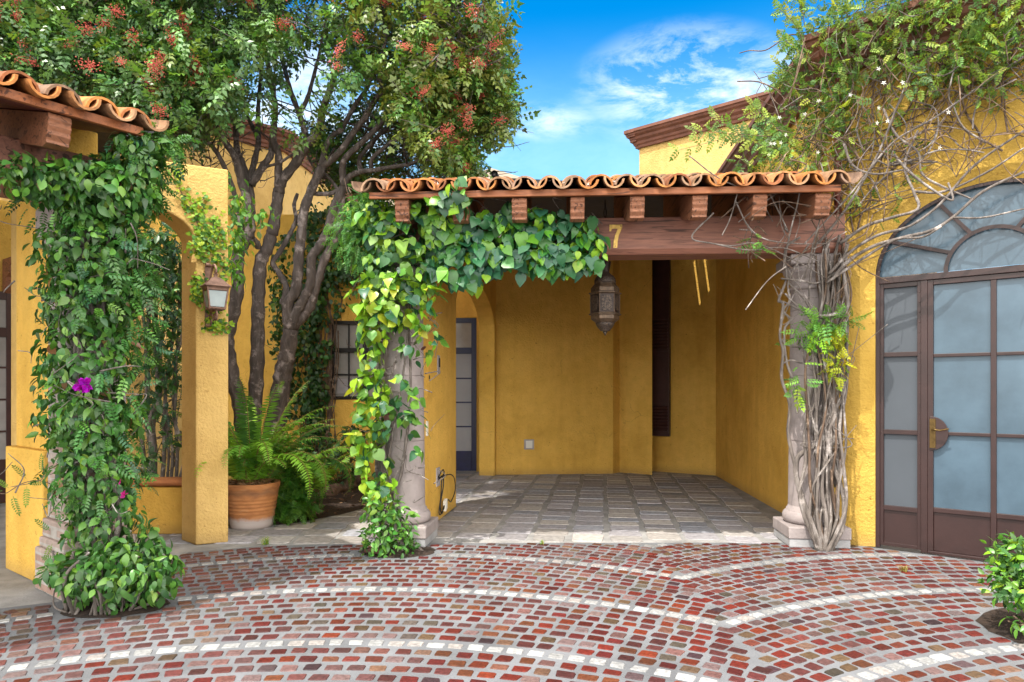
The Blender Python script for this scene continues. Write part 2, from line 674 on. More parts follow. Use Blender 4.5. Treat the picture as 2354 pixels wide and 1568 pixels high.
M['joint'] = mat_basic('cement joint', (0.25, 0.245, 0.24), 0.92, var=0.35, scale=3.5, bmp=0.5, bscale=60)
M['soil'] = mat_basic('dark soil', (0.026, 0.015, 0.010), 0.95, var=0.5, scale=18, bmp=1.0, bscale=35)
M['rock'] = mat_basic('brown field stone', (0.15, 0.10, 0.075), 0.9, var=0.45, scale=9, bmp=0.6, bscale=25)
M['rock_red'] = mat_basic('dark reddish rock', (0.075, 0.032, 0.026), 0.9, var=0.5, scale=14, bmp=0.6, bscale=25)
M['iron'] = mat_basic('rusty brown iron', (0.20, 0.115, 0.085), 0.65, 0.25, var=0.35, scale=22, bmp=0.3)
M['brass'] = mat_basic('aged brass', (0.105, 0.064, 0.02), 0.4, 0.7, var=0.3, scale=20, bmp=0.1)
M['brass_bright'] = mat_basic('yellow brass', (0.55, 0.36, 0.10), 0.5, 0.5, var=0.3, scale=25, bmp=0.1)
M['lantern'] = mat_basic('dark pierced metal', (0.034, 0.023, 0.020), 0.5, 0.4, var=0.5, scale=30, bmp=0.3)
M['lantern_rim'] = mat_basic('worn brass rim', (0.095, 0.062, 0.040), 0.5, 0.4, var=0.5, scale=30, bmp=0.2)
M['terracotta'] = mat_basic('terracotta', (0.42, 0.16, 0.06), 0.8, var=0.28, scale=7, bmp=0.25)
M['cable'] = mat_basic('black cable', (0.012, 0.012, 0.012), 0.5, var=0.1, bmp=0)
M['grey_plastic'] = mat_basic('grey outlet box', (0.36, 0.34, 0.36), 0.5, var=0.15, bmp=0.05)
M['white_plastic'] = mat_basic('white plastic', (0.70, 0.68, 0.62), 0.4, var=0.05, bmp=0)
M['tile'] = mat_tint('clay roof tile', 0.8, 0.25, 0, 0.5, 55, 0.4, 14)
M['leaf'] = mat_tint('leaf', 0.38, 0.45, 0.30, 0, 40, 0.12, 20)
M['leaf_gloss'] = mat_tint('glossy leaf', 0.36, 0.5, 0.22, 0, 40, 0.12, 20)
M['leaf_soft'] = mat_tint('soft leaf', 0.5, 0.35, 0.38, 0, 40, 0.12, 20)
M['petal'] = mat_tint('petal', 0.6, 0.2, 0.35, 0, 40, 0.08, 20)
M['berry'] = mat_basic('red berries', (0.43, 0.078, 0.055), 0.6, var=0.35, scale=40, bmp=0)
M['roof_far'] = mat_basic('beige roof', (0.20, 0.16, 0.12), 0.85, var=0.12, scale=3, bmp=0.2)
M['roof_felt'] = mat_basic('dark roof felt', (0.045, 0.042, 0.045), 0.9, var=0.2, bmp=0.2)
M['pipe'] = mat_basic('red brown downpipe', (0.14, 0.035, 0.024), 0.5, var=0.2, bmp=0.05)
M['rubber'] = mat_basic('black rubber', (0.015, 0.015, 0.016), 0.6, var=0.2, bmp=0.1)


def mat_bark(name, c1, c2):
    m, t, b, o = new_mat(name)
    n = pos_noise(t, 14.0, 7.0, 0.7, (1.0, 1.0, 0.28), 0.6)
    n2 = pos_noise(t, 7.0, 5.0, 0.65)
    col = ramp(t, n, [(0.32, tuple(x * 0.45 for x in c1)), (0.52, c1), (0.72, c2)])
    col = mixc(t, 'MIX', ramp(t, n2, [(0.55, g3(0)), (0.68, g3(0.7))]), col, tuple(min(1, x * 1.9) for x in c2))
    L(t, col, b.inputs['Base Color'])
    b.inputs['Roughness'].default_value = 0.9
    bump(t, b, n, 0.9, 0.03)
    return m


M['bark'] = mat_bark('dark ridged bark', (0.085, 0.068, 0.062), (0.20, 0.17, 0.165))
M['vine_bark'] = mat_bark('grey vine bark', (0.15, 0.125, 0.11), (0.31, 0.28, 0.265))
M['vine_brown'] = mat_bark('brown vine bark', (0.12, 0.075, 0.05), (0.24, 0.17, 0.12))


def mat_glass(name, c, rough, spec=0.5, cloud=0.08):
    m, t, b, o = new_mat(name)
    n = pos_noise(t, 2.2, 5.0, 0.6)
    col = ramp(t, n, [(0.3, tuple(x * (1 - cloud) for x in c)), (0.7, tuple(x * (1 + cloud) for x in c))])
    L(t, col, b.inputs['Base Color'])
    b.inputs['Roughness'].default_value = rough
    b.inputs['Specular IOR Level'].default_value = spec
    return m


M['frost'] = mat_glass('frosted glass', (0.062, 0.098, 0.132), 0.17, 0.32, 0.25)
M['frost_screen'] = mat_glass('screened glass', (0.062, 0.072, 0.086), 0.5, 0.3)
M['pane_grey'] = mat_glass('curtained glass', (0.30, 0.29, 0.28), 0.08, 0.6, 0.25)
M['pane_frost'] = mat_glass('grey frosted glass', (0.30, 0.30, 0.32), 0.3, 0.5)
M['lamp_glass'] = mat_glass('seeded lamp glass', (0.34, 0.40, 0.42), 0.12, 0.6, 0.3)


def mat_pierced():
    m, t, b, o = new_mat('pierced filigree')
    g = N(t, 'ShaderNodeTexCoord').outputs['Object']
    v = N(t, 'ShaderNodeTexVoronoi', Scale=85.0)
    L(t, g, v.inputs['Vector'])
    col = ramp(t, v.outputs['Distance'], [(0.25, (0.006, 0.004, 0.004)), (0.42, (0.046, 0.032, 0.027)), (0.7, (0.08, 0.056, 0.04))])
    L(t, col, b.inputs['Base Color'])
    b.inputs['Roughness'].default_value = 0.55
    b.inputs['Metallic'].default_value = 0.4
    bump(t, b, v.outputs['Distance'], 0.6, 0.004)
    return m


M['pierced'] = mat_pierced()


def mat_brickwall():
    m, t, b, o = new_mat('old brickwork')
    g = N(t, 'ShaderNodeTexCoord')
    s = N(t, 'ShaderNodeSeparateXYZ')
    L(t, g.outputs['Object'], s.inputs[0])
    ad = N(t, 'ShaderNodeMath', operation='ADD')
    L(t, s.outputs['X'], ad.inputs[0]); L(t, s.outputs['Y'], ad.inputs[1])
    cb = N(t, 'ShaderNodeCombineXYZ')
    L(t, ad.outputs[0], cb.inputs['X']); L(t, s.outputs['Z'], cb.inputs['Y'])
    br = N(t, 'ShaderNodeTexBrick', Scale=1.0)
    br.inputs['Brick Width'].default_value = 0.2
    br.inputs['Row Height'].default_value = 0.065
    br.inputs['Mortar Size'].default_value = 0.010
    br.inputs['Color1'].default_value = (0.30, 0.19, 0.15, 1)
    br.inputs['Color2'].default_value = (0.36, 0.30, 0.27, 1)
    br.inputs['Mortar'].default_value = (0.36, 0.33, 0.30, 1)
    L(t, cb.outputs[0], br.inputs['Vector'])
    n = pos_noise(t, 12.0, 5.0, 0.65)
    col = mixc(t, 'MULTIPLY', 0.8, br.outputs['Color'], ramp(t, n, [(0.3, g3(0.6)), (0.65, g3(1.15))]))
    L(t, col, b.inputs['Base Color'])
    b.inputs['Roughness'].default_value = 0.9
    bump(t, b, n, 0.5, 0.012)
    return m


M['oldbrick'] = mat_brickwall()


def V2(a):
    return Vector((a[0], a[1], 0))


def struct(o):
    o['kind'] = 'structure'
    return o


# ------------------------------------------------------------------ ground and paving
mb = MB()
mb.add([(-90, -60, -0.03), (90, -60, -0.03), (90, 160, -0.03), (-90, 160, -0.03)], [(0, 1, 2, 3)])
struct(mb.build('ground', M['ground']))

u_l = Vector((0.616, 0.788, 0)); n_l = Vector((0.788, -0.616, 0))     # left carport: along its eave, outward
C_l = Vector((-3.05, 4.905, 0))                                       # its column
w_r = Vector((0.766, -0.643, 0)); n_r = Vector((-0.643, -0.766, 0))   # right house facade: along, outward
F0 = Vector((3.17, 6.174, 0))

COURT = [(-4.6, 4.05), (-3.45, 4.33), (-2.9, 4.62), (-2.78, 5.2), (-2.82, 5.95), (-2.3, 6.17), (-1.35, 6.30), (2.9, 6.33), (3.05, 6.29), (6.6, 3.32), (6.6, -3), (-7, -3), (-7, 3.4)]
mb = MB()
mb.add([(x, y, 0.0) for x, y in COURT], [list(range(len(COURT)))])
struct(mb.build('courtyard_mortar', M['mortar']))
mb = MB()
STONE = [(-4.6, 4.05), (-3.45, 4.33), (-2.9, 4.62), (-2.78, 5.2), (-2.82, 5.95), (-2.3, 6.17), (-1.35, 6.30), (2.9, 6.33), (3.05, 6.29), (3.6, 12.6), (-8.5, 12.6), (-9, 4.6)]
mb.add([(x, y, -0.004) for x, y in STONE], [list(range(len(STONE)))])
struct(mb.build('stone_floor', M['joint']))

PITS = [((-1.0, 5.97), 0.33, 0.24), ((-2.58, 4.45), 0.33, 0.24), ((3.30, 3.98), 0.52, 0.42)]


def in_pit(x, y, grow=0.0):
    for (cx, cy), rx, ry in PITS:
        if ((x - cx) / (rx + grow)) ** 2 + ((y - cy) / (ry + grow)) ** 2 < 1:
            return True
    return False


def pit_noise(x, y):
    return math.sin(x * 1.3 + 0.6) * math.cos(y * 1.1 - 0.4) + 0.6 * math.sin(x * 2.9 - y * 2.3)


mbk = MB()
BR = [(0.200, 0.022, 0.012), (0.235, 0.036, 0.012), (0.17, 0.020, 0.018), (0.135, 0.034, 0.032), (0.21, 0.062, 0.024), (0.175, 0.105, 0.055), (0.085, 0.040, 0.050), (0.27, 0.14, 0.085), (0.125, 0.10, 0.075), (0.24, 0.115, 0.105)]
BW = [4, 2.6, 4, 3.4, 1.8, 1.3, 0.8, 0.7, 0.9, 1.6]
RF, PITCH = 3.75, 0.1144
for cx in (-5.4, -0.95, 3.5):
    half = 2.225
    amax = math.asin(half / RF)
    for k in range(-22, 42):
        ya = 3.80 + k * PITCH
        white = (k % 9 == 0)
        off = (k * 0.41 + 0.1 * math.sin(k * 2.3)) % 1.0
        na = int(2 * amax * RF / 0.112)
        for i in range(na + 1):
            th = -amax + (i + off) * 0.112 / RF
            if th > amax:
                continue
            x = cx + RF * math.sin(th)
            y = ya - RF * (1 - math.cos(th))
            if y < 2.1 or y > 6.36 or abs(x) > y * 0.86 + 0.4:
                continue
            if not in_poly(x, y, COURT) or not in_poly(x + 0.03, y + 0.05, COURT) or in_pit(x, y, 0.05):
                continue
            thv = th * 0.95 + random.gauss(0, 0.03)
            tx, ty = math.cos(th), -math.sin(th)
            nx, ny = math.sin(thv), math.cos(thv)
            x += random.gauss(0, 0.003); y += random.gauss(0, 0.0025)
            a = 0.0435 * random.uniform(0.86, 1.08)
            b = (0.0350 if not white else 0.0345) * random.uniform(0.84, 1.08)
            sk = random.gauss(0, 0.06)
            q = []
            for sx_, sy_ in ((-1, -1), (1, -1), (1, 1), (-1, 1)):
                ex, ey = sx_ * a + random.gauss(0, 0.0028), sy_ * b + random.gauss(0, 0.0024)
                ex += sk * ey
                q.append((x + tx * ex + nx * ey, y + ty * ex + ny * ey))
            ring = []
            for j in range(4):
                p, pn, pp = q[j], q[(j + 1) % 4], q[(j - 1) % 4]
                c1, c2 = random.uniform(0.03, 0.14), random.uniform(0.03, 0.14)
                ring.append((p[0] + (pp[0] - p[0]) * c1, p[1] + (pp[1] - p[1]) * c1))
                ring.append((p[0] + (pn[0] - p[0]) * c2, p[1] + (pn[1] - p[1]) * c2))
            h = random.uniform(0.0035, 0.0065)
            top = [(x + (px_ - x) * 0.95, y + (py_ - y) * 0.95, h) for px_, py_ in ring]
            bot = [(px_, py_, 0.0) for px_, py_ in ring]
            if white:
                f = random.uniform(0.19, 0.31) * (1.0 if y < 5.2 else 0.8)
                c = (f, f * 1.0, f * 1.0)
                if random.random() < 0.2:
                    c = (0.24, 0.22, 0.21)
            else:
                c = random.choices(BR, BW)[0]
                f = random.uniform(0.24, 0.56)
                c = tuple(v * f for v in c)
                wear = max(0.0, min(0.75, -0.02 + 0.15 * pit_noise(x, y) + random.gauss(0, 0.16)))
                if x < -1.6 and y > 3.6:
                    wear = min(0.8, wear + 0.12)
                if random.random() < 0.05:
                    wear = 0.7
                c = tuple(v * (1 - wear) + g * wear for v, g in zip(c, (0.135, 0.10, 0.10)))
            mbk.add(bot + top, [list(range(8, 16))] + [(j, (j + 1) % 8, 8 + (j + 1) % 8, 8 + j) for j in range(8)], 0, c)
struct(mbk.build('brick_paving', M['brick'], recalc=False, colattr=True))

# flagstones of the carport floor and of the path beside it: columns of stones running away from the court
mfl = MB()
D0 = Vector((0.131, 0.991, 0)); A0 = Vector((0.991, -0.131, 0))


def flag(cx, cy, hx, hy, c, rot=None):
    ax, ay = (A0, D0) if rot is None else rot
    ring = []
    for sx_, sy_ in ((-1, -1), (1, -1), (1, 1), (-1, 1)):
        p = [Vector((cx, cy, 0)) + ax * (sx_ * hx * f1 + random.gauss(0, 0.006)) + ay * (sy_ * hy * f2 + random.gauss(0, 0.005)) for f1, f2 in ((1, 0.78), (0.86, 1))]
        if sx_ * sy_ < 0:
            p = p[::-1]
        ring += p if sx_ * sy_ > 0 else p
    ang = sorted(ring, key=lambda p: math.atan2((p - Vector((cx, cy, 0))).dot(ay), (p - Vector((cx, cy, 0))).dot(ax)))
    h = random.uniform(0.004, 0.009)
    c0 = Vector((cx, cy, 0))
    top = [tuple(c0 + (p - c0) * 0.975 + Vector((0, 0, h - 0.004))) for p in ang]
    bot = [(p.x, p.y, -0.004) for p in ang]
    n = len(ang)
    mfl.add(bot + top, [list(range(n, 2 * n))] + [(j, (j + 1) % n, n + (j + 1) % n, n + j) for j in range(n)], 0, c)


def flag_col():
    f = random.uniform(0.95, 1.45)
    c = random.choice([(0.235, 0.225, 0.24), (0.21, 0.20, 0.21), (0.25, 0.235, 0.225), (0.20, 0.205, 0.23), (0.27, 0.25, 0.235)])
    return tuple(v * f for v in c)


org = Vector((-0.95, 6.55, 0))
for ci in range(-2, 14):
    s = -0.7 + random.uniform(0, 0.2)
    while s < 6.2:
        ln = random.uniform(0.19, 0.32)
        p = org + A0 * (0.2 + ci * 0.365) + D0 * (s + ln / 2)
        s += ln + 0.018
        ok = p.y > 6.36 + 0.03 * 0 and p.x < 2.5 + 0.077 * p.y - 0.17 and p.y < 11.8
        if p.y < 6.5 and (p.x < -0.7 or p.x > 2.45):
            ok = False
        if ok and p.x > -1.3 - 0 and p.x > -1.0 + 0.13 * (p.y - 6.5) - (0.1 if p.y < 8.2 else 1.0):
            flag(p.x, p.y, 0.155 * random.uniform(0.92, 1.04), ln / 2, flag_col())
BED = [(-3.0, 7.05), (-2.36, 7.18), (-1.95, 7.72), (-1.62, 8.45), (-1.55, 9.2), (-1.7, 10.78), (-6.0, 10.78), (-6.0, 8.4), (-3.2, 7.7)]
for iy in range(0, 14):
    y = 6.45 + iy * 0.33
    x = -5.6 + random.uniform(0, 0.2)
    while x < -1.2 + 0.12 * (y - 6.4):
        w = random.uniform(0.3, 0.5)
        cxx, cyy = x + w / 2, y + 0.0
        x += w + 0.03
        if in_poly(cxx, cyy, STONE) and cyy > 6.35 and not in_poly(cxx, cyy, BED) and cxx > -3.2 and cxx < -1.25 + 0.1 * (cyy - 6.4):
            flag(cxx, cyy, w / 2 - 0.005, 0.15, flag_col(), (Vector((1, 0.05, 0)).normalized(), Vector((-0.05, 1, 0)).normalized()))
for iy in range(16):
    for ix in range(10):
        p = C_l - u_l * (-0.5 + ix * 0.42) - n_l * (-0.1 + iy * 0.36)
        d = (p - C_l)
        if d.length > 0.45 and d.dot(u_l) < -0.42 and in_poly(p.x, p.y, STONE):
            flag(p.x, p.y, 0.19, 0.165, flag_col(), (u_l, -n_l))
struct(mfl.build('flagstones', M['flag'], recalc=False, colattr=True))

# planting soil: bed behind the path, and three round pits in the court
msoil = MB()
bp = [(x, y) for x, y in BED]
msoil.add([(x, y, 0.006) for x, y in bp], [list(range(len(bp)))])
struct(msoil.build('garden_soil', M['soil']))
mb = MB()
for (cx, cy), rx, ry in PITS:
    ring = []
    for k in range(28):
        a = 2 * math.pi * k / 28
        f = 1 + random.uniform(-0.05, 0.06)
        ring.append((cx + rx * f * math.cos(a), cy + ry * f * math.sin(a)))
    kk = [(x, y, 0.003) for x, y in ring]
    mid = [(cx + (x - cx) * 0.82, cy + (y - cy) * 0.82, 0.004 + random.uniform(0, 0.008)) for x, y in ring]
    inn = [(cx + (x - cx) * 0.45, cy + (y - cy) * 0.45, random.uniform(0.012, 0.035)) for x, y in ring]
    n = 28
    mb.add(kk + mid + inn + [(cx, cy, 0.03)],
           [(j, (j + 1) % n, n + (j + 1) % n, n + j) for j in range(n)] + [(n + j, n + (j + 1) % n, 2 * n + (j + 1) % n, 2 * n + j) for j in range(n)] + [(2 * n + j, 2 * n + (j + 1) % n, 3 * n) for j in range(n)])
struct(mb.build('planting_soil', M['soil'], smooth=True))


# ------------------------------------------------------------------ carport builder (eave, beam, rafters, tiles, columns)
CORN = [(0, 0), (0.05, 0), (0.06, 0.05), (0.085, 0.075), (0.095, 0.12), (0.14, 0.165), (0.15, 0.215), (0.195, 0.25), (0.21, 0.29), (0.235, 0.30), (0.235, 0.355), (0, 0.355)]


def cornice_run(mb, p0, p1, out, z, prof=CORN, scale=1.0):
    o = Vector((out[0], out[1], 0)).normalized()
    a = [Vector((p0[0], p0[1], z)) + o * (r * scale) + Vector((0, 0, h * scale)) for r, h in prof]
    ext = Vector((p1[0] - p0[0], p1[1] - p0[1], 0))
    mb.prism(a, ext)


TILE_COL = [(0.36, 0.14, 0.05), (0.42, 0.19, 0.075), (0.30, 0.11, 0.045), (0.38, 0.21, 0.11), (0.26, 0.16, 0.10), (0.46, 0.18, 0.05), (0.30, 0.19, 0.13)]


def eave(root, O, A, B, a0, a1, raft_a, tile_n, beam_rng, skip_tiles=()):
    """pergola eave in local axes: a along, b outward"""
    SL = 0.28

    def pt(a, b, z):
        return O + A * a + B * b + Vector((0, 0, z))
    # beam with a chamfered lower front edge
    m = MB()
    prof = [(-0.10, 2.64), (0.17, 2.64), (0.205, 2.685), (0.205, 2.97), (-0.10, 2.97)]
    m.prism([pt(beam_rng[0], b, z) for b, z in prof], A * (beam_rng[1] - beam_rng[0]))
    m.build('beam', M['beam'], root, bevel=0.006)
    # fascia
    m = MB()
    m.prism([pt(a0, 0.715, 3.02), pt(a0, 0.748, 3.02), pt(a0, 0.748, 3.075), pt(a0, 0.715, 3.075)], A * (a1 - a0))
    m.build('fascia', M['fascia'], root, bevel=0.004)
    # rafters with carved ends
    for a in raft_a:
        m = MB()
        f = [(0.705, 3.018), (0.715, 2.985), (0.700, 2.965), (0.712, 2.945), (0.690, 2.915), (0.700, 2.895), (0.670, 2.862), (0.675, 2.845), (0.60, 2.835)]
        top = [(-0.75, 3.018 + SL * 1.45), (0.705, 3.018)]
        bot = [(-0.75, 2.835 + SL * 1.35)]
        pr = f + bot + [top[0]]
        wd = 0.062 * random.uniform(0.93, 1.07)
        aj = a + random.uniform(-0.01, 0.01)
        m.prism([pt(aj - wd, b, z) for b, z in pr], A * (2 * wd))
        m.build('rafter', M['rafter'], root, bevel=0.006)
    # boards over the rafters
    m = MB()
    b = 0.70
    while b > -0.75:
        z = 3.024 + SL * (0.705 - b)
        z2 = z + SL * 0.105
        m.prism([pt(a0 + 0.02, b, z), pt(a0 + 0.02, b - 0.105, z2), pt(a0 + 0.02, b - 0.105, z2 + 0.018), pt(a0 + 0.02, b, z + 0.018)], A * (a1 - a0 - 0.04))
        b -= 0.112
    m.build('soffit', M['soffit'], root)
    # barrel tiles: hollow channel tiles below, cover tiles above, three courses
    m = MB()
    per = (a1 - a0 + 0.10) / tile_n
    for course in range(3):
        bs = 0.815 - course * 0.40
        for i in range(tile_n + 1):
            for kind in (0, 1):
                if kind == 0 and i == tile_n:
                    pass
                ac = a0 - 0.05 + per * (i + (0.5 if kind else 0.0))
                if kind == 1 and i == tile_n:
                    continue
                if course == 0:
                    jb = random.uniform(-0.035, 0.03) + (0.0 if kind else 0.02)
                else:
                    jb = random.uniform(-0.01, 0.01)
                ln = 0.46
                r0, r1 = (0.084, 0.092) if kind == 0 else (0.101, 0.088)
                th = 0.0155
                span = R(93) if kind == 0 else R(90)
                zc0 = 3.082 + SL * (0.72 - bs) + course * 0.012 + random.uniform(-0.004, 0.006)
                yaw = random.gauss(0, 0.025)
                roll = random.gauss(0, 0.09)
                c = random.choice(TILE_COL)
                f = random.uniform(0.55, 1.0)
                c = tuple(v * f for v in c)
                ns = 9
                vs = []
                for e, (rr, bb) in enumerate(((r0, bs + jb), (r1, bs + jb - ln))):
                    zc = zc0 + SL * (bs - bb) + (0.0 if kind == 0 else 0.012)
                    for ro in (rr, rr - th):
                        for k in range(ns + 1):
                            t = -span + 2 * span * k / ns + roll
                            da = ro * math.sin(t)
                            if kind == 0:
                                dz = r0 - ro * math.cos(t)
                            else:
                                dz = ro * math.cos(t)
                            if kind == 0:
                                dz += 0.0
                            vs.append(pt(ac + da + yaw * (bs - bb), bb, zc + dz))
                n1 = ns + 1
                fs = []
                for k in range(ns):
                    o0, i0, o1, i1 = k, n1 + k, 2 * n1 + k, 3 * n1 + k
                    fs += [(o0, o0 + 1, o1 + 1, o1), (i0 + 1, i0, i1, i1 + 1), (o0 + 1, o0, i0, i0 + 1), (o1, o1 + 1, i1 + 1, i1)]
                fs += [(0, 2 * n1, 3 * n1, n1), (ns, n1 + ns, 3 * n1 + ns, 2 * n1 + ns)]
                m.add(vs, fs, 0, c)
    o = m.build('roof_tiles', M['tile'], root, colattr=True)
    for p in o.data.polygons:
        p.use_smooth = True
    es = o.modifiers.new('split', 'EDGE_SPLIT')
    es.split_angle = R(50)
    # dry leaves and dust caught between the tiles
    m = MB()
    for i in range(520):
        a = random.uniform(a0, a1)
        k = round((a - a0 + 0.05) / per)
        a = a0 - 0.05 + per * k + random.gauss(0, 0.035)
        b = random.uniform(-0.1, 0.74)
        z = 3.082 + SL * (0.72 - b) + 0.03 + random.uniform(0, 0.035)
        p = pt(a, b, z)
        d = Vector((random.gauss(0, 1), random.gauss(0, 1), random.gauss(0, 0.5))).normalized()
        e = d.orthogonal().normalized()
        l, w = random.uniform(0.012, 0.035), random.uniform(0.004, 0.010)
        cc = random.choice([(0.30, 0.26, 0.22), (0.22, 0.17, 0.12), (0.38, 0.35, 0.32), (0.15, 0.10, 0.06)])
        m.add([p - d * l, p + e * w, p + d * l, p - e * w], [(0, 1, 2, 3)], 0, cc)
    m.build('leaf_litter', M['flag'], root, recalc=False, colattr=True)['kind'] = 'stuff'
    return pt


def stone_column(root, c, ax, ay):
    m = MB()
    m.box(c, ax, ay, 0.262, 0.262, 0.0, 0.075)
    col = m.build('column', M['stone_grey'], root, bevel=0.008)
    m = MB(); m.box(c, ax, ay, 0.27, 0.27, 0.075, 0.185)
    m.build('plinth', M['stone'], col, bevel=0.012)
    m = MB()
    pr = [(0.205, 0.185)]
    for k in range(9):
        t = -math.pi / 2 + math.pi * k / 8
        pr.append((0.215 + 0.033 * math.cos(t), 0.24 + 0.052 * math.sin(t)))
    pr += [(0.213, 0.293), (0.213, 0.315), (0.200, 0.318), (0.196, 0.345)]
    m.lathe((c[0], c[1], 0), pr, 32)
    m.build('column_base', M['stone'], col, smooth=True)
    m = MB()
    zs = [0.345, 0.945, 0.95, 1.545, 1.55, 2.145, 2.15, 2.31]
    pr = []
    for z in zs:
        r = 0.195 - 0.022 * (z - 0.345) / 1.965
        if abs(z * 1000 % 600 - 345) < 3 and 0.9 < z < 2.2:
            pr += [(r, z - 0.004), (r - 0.006, z - 0.001)]
        else:
            pr.append((r, z))
    m.lathe((c[0], c[1], 0), pr, 32)
    o = m.build('shaft', M['stone'], col, smooth=True)
    es = o.modifiers.new('split', 'EDGE_SPLIT'); es.split_angle = R(30)
    m = MB()
    pr = [(0.172, 2.31), (0.172, 2.33), (0.195, 2.335), (0.205, 2.35), (0.195, 2.365), (0.175, 2.37), (0.178, 2.43), (0.198, 2.45), (0.232, 2.49), (0.245, 2.525), (0.235, 2.55)]
    m.lathe((c[0], c[1], 0), pr, 28)
    m.box(c, ax, ay, 0.245, 0.245, 2.55, 2.638)
    o = m.build('capital', M['stone'], col, bevel=0.01)
    return col


A_m = Vector((math.cos(R(-3.2)), math.sin(R(-3.2)), 0))
B_m = Vector((A_m.y, -A_m.x, 0))
O_m = Vector((-1.01, 6.475, 0))
carport = thing('carport', 'yellow stucco carport with red brown beam, clay tile eave and two stone columns', 'carport', (0.9, 8.5, 0))
ra = [-0.0 + 0.11 + 0.497 * i for i in range(8)]
eave(carport, O_m, A_m, B_m, -0.15, 3.72, ra, 19, (-0.25, 3.98))
PL_ax = Vector((math.cos(R(-6)), math.sin(R(-6)), 0)); PL_ay = Vector((-PL_ax.y, PL_ax.x, 0))
stone_column(carport, (-1.01, 6.40), PL_ax, PL_ay)
stone_column(carport, (2.78, 6.36), PL_ax, PL_ay)


def zroof(y):
    return 3.38 + (y - 6.6) * 0.086


# roof slab with two narrow gaps over the back right corner
m = MB()


def slab(x0a, x1a, y0, x0b, x1b, y1):
    q = [(x0a, y0), (x1a, y0), (x1b, y1), (x0b, y1)]
    vs = [(x, y, zroof(y)) for x, y in q] + [(x, y, zroof(y) + 0.06) for x, y in q]
    m.add(vs, [(3, 2, 1, 0), (4, 5, 6, 7), (0, 1, 5, 4), (1, 2, 6, 5), (2, 3, 7, 6), (3, 0, 4, 7)])


def rx(y):
    return 2.53 + 0.077 * y - 0.002


slab(-1.2, rx(6.62), 6.62, -0.7, rx(10.2), 10.2)
slab(-0.7, 2.60, 10.2, -0.45, 2.60, 12.3)
slab(2.60, rx(10.2), 10.2, 2.60, rx(11.12), 11.12)
slab(2.60, rx(11.48), 11.48, 2.60, rx(12.3), 12.3)
# thin sheet with two cracks that let strips of sun through
GW = 0.019
TH = 0.02


def cx1(y):
    return 2.91 + 0.55 * (y - 11.3)


def cx2(y):
    return 3.115 + 0.55 * (y - 11.3)


for f0, f1 in ((lambda y: 2.60, lambda y: cx1(y) - GW), (lambda y: cx1(y) + GW, lambda y: cx2(y) - GW), (lambda y: cx2(y) + GW, rx)):
    q = [(f0(11.12), 11.12), (f1(11.12), 11.12), (f1(11.48), 11.48), (f0(11.48), 11.48)]
    vs = [(x, y, zroof(y)) for x, y in q] + [(x, y, zroof(y) + TH) for x, y in q]
    m.add(vs, [(3, 2, 1, 0), (4, 5, 6, 7), (0, 1, 5, 4), (1, 2, 6, 5), (2, 3, 7, 6), (3, 0, 4, 7)])
m.build('flat_roof', M['roof_felt'], carport)


def xin(y):
    return -0.27 - 0.13 * (11.45 - y)


# left side wall with the wide arch to the passage
def side_pt(y, z, dx=0.0):
    return Vector((xin(y) + dx, y, z))


m = MB()
ys0, ys1, zsp, rise = 8.3, 11.32, 2.43, 0.50
out = [(6.66, 0.0), (ys0, 0.0), (ys0, zsp)]
for k in range(1, 24):
    t = math.pi * k / 24
    out.append(((ys0 + ys1) / 2 - (ys1 - ys0) / 2 * math.cos(t), zsp + rise * math.sin(t)))
out += [(ys1, zsp), (ys1, 0.0), (11.44, 0.0), (11.44, zroof(11.44)), (6.66, zroof(6.66))]
m.prism([side_pt(y, z) for y, z in out], Vector((-0.262, 0.034, 0)))
m.build('arch_wall', M['stucco'], carport, bevel=0.008)
# folded back wall
m = MB()
bw = [(-0.30, 11.45), (1.72, 11.62), (1.855, 11.78), (2.35, 11.44), (2.43, 11.98), (3.44, 11.33)]
bk = [(-0.30, 12.35), (3.6, 12.35)]
poly = [Vector((x, y, 0)) for x, y in bw + bk[::-1]]
m.prism(poly, Vector((0, 0, 3.86)))
m.build('back_wall', M['stucco'], carport, bevel=0.006)
# end wall of the passage, seen through the arch, with the dark blue door
m = MB()
for x0, x1, z0, z1 in ((-1.9, -1.27, 0, 3.9), (-0.62, -0.31, 0, 3.9), (-1.27, -0.62, 2.69, 3.9)):
    m.box(((x0 + x1) / 2, 12.05), (1, 0), (0, 1), (x1 - x0) / 2, 0.12, z0, z1)
m.build('passage_wall', M['stucco'], carport)
m = MB()
X0, X1 = -1.268, -0.622
for x0, x1, z0, z1 in ((X0, X0 + 0.06, 0.01, 2.688), (X1 - 0.09, X1, 0.01, 2.688), (X0 + 0.06, X1 - 0.09, 2.6, 2.688), (X0 + 0.06, X1 - 0.09, 2.06, 2.17), (X0 + 0.06, X1 - 0.09, 0.01, 0.36)):
    m.box(((x0 + x1) / 2, 11.985), (1, 0), (0, 1), (x1 - x0) / 2, 0.03, z0, z1)
for z in (0.785, 1.21, 1.63):
    m.box(((X0 + X1) / 2 - 0.015, 11.985), (1, 0), (0, 1), (X1 - X0) / 2 - 0.075, 0.02, z - 0.013, z + 0.013)
bd = m.build('door', M['blue_door'], carport, bevel=0.004)
bd['label'] = 'dark blue glazed door at the end of the passage'
for z0, z1 in ((0.36, 0.772), (0.798, 1.197), (1.223, 1.617), (1.643, 2.06), (2.17, 2.6)):
    m = MB(); m.box(((X0 + X1) / 2 - 0.015, 11.99), (1, 0), (0, 1), (X1 - X0) / 2 - 0.075, 0.006, z0, z1)
    m.build('pane', M['pane_frost'] if z1 < 2.1 else M['pane_grey'], bd)
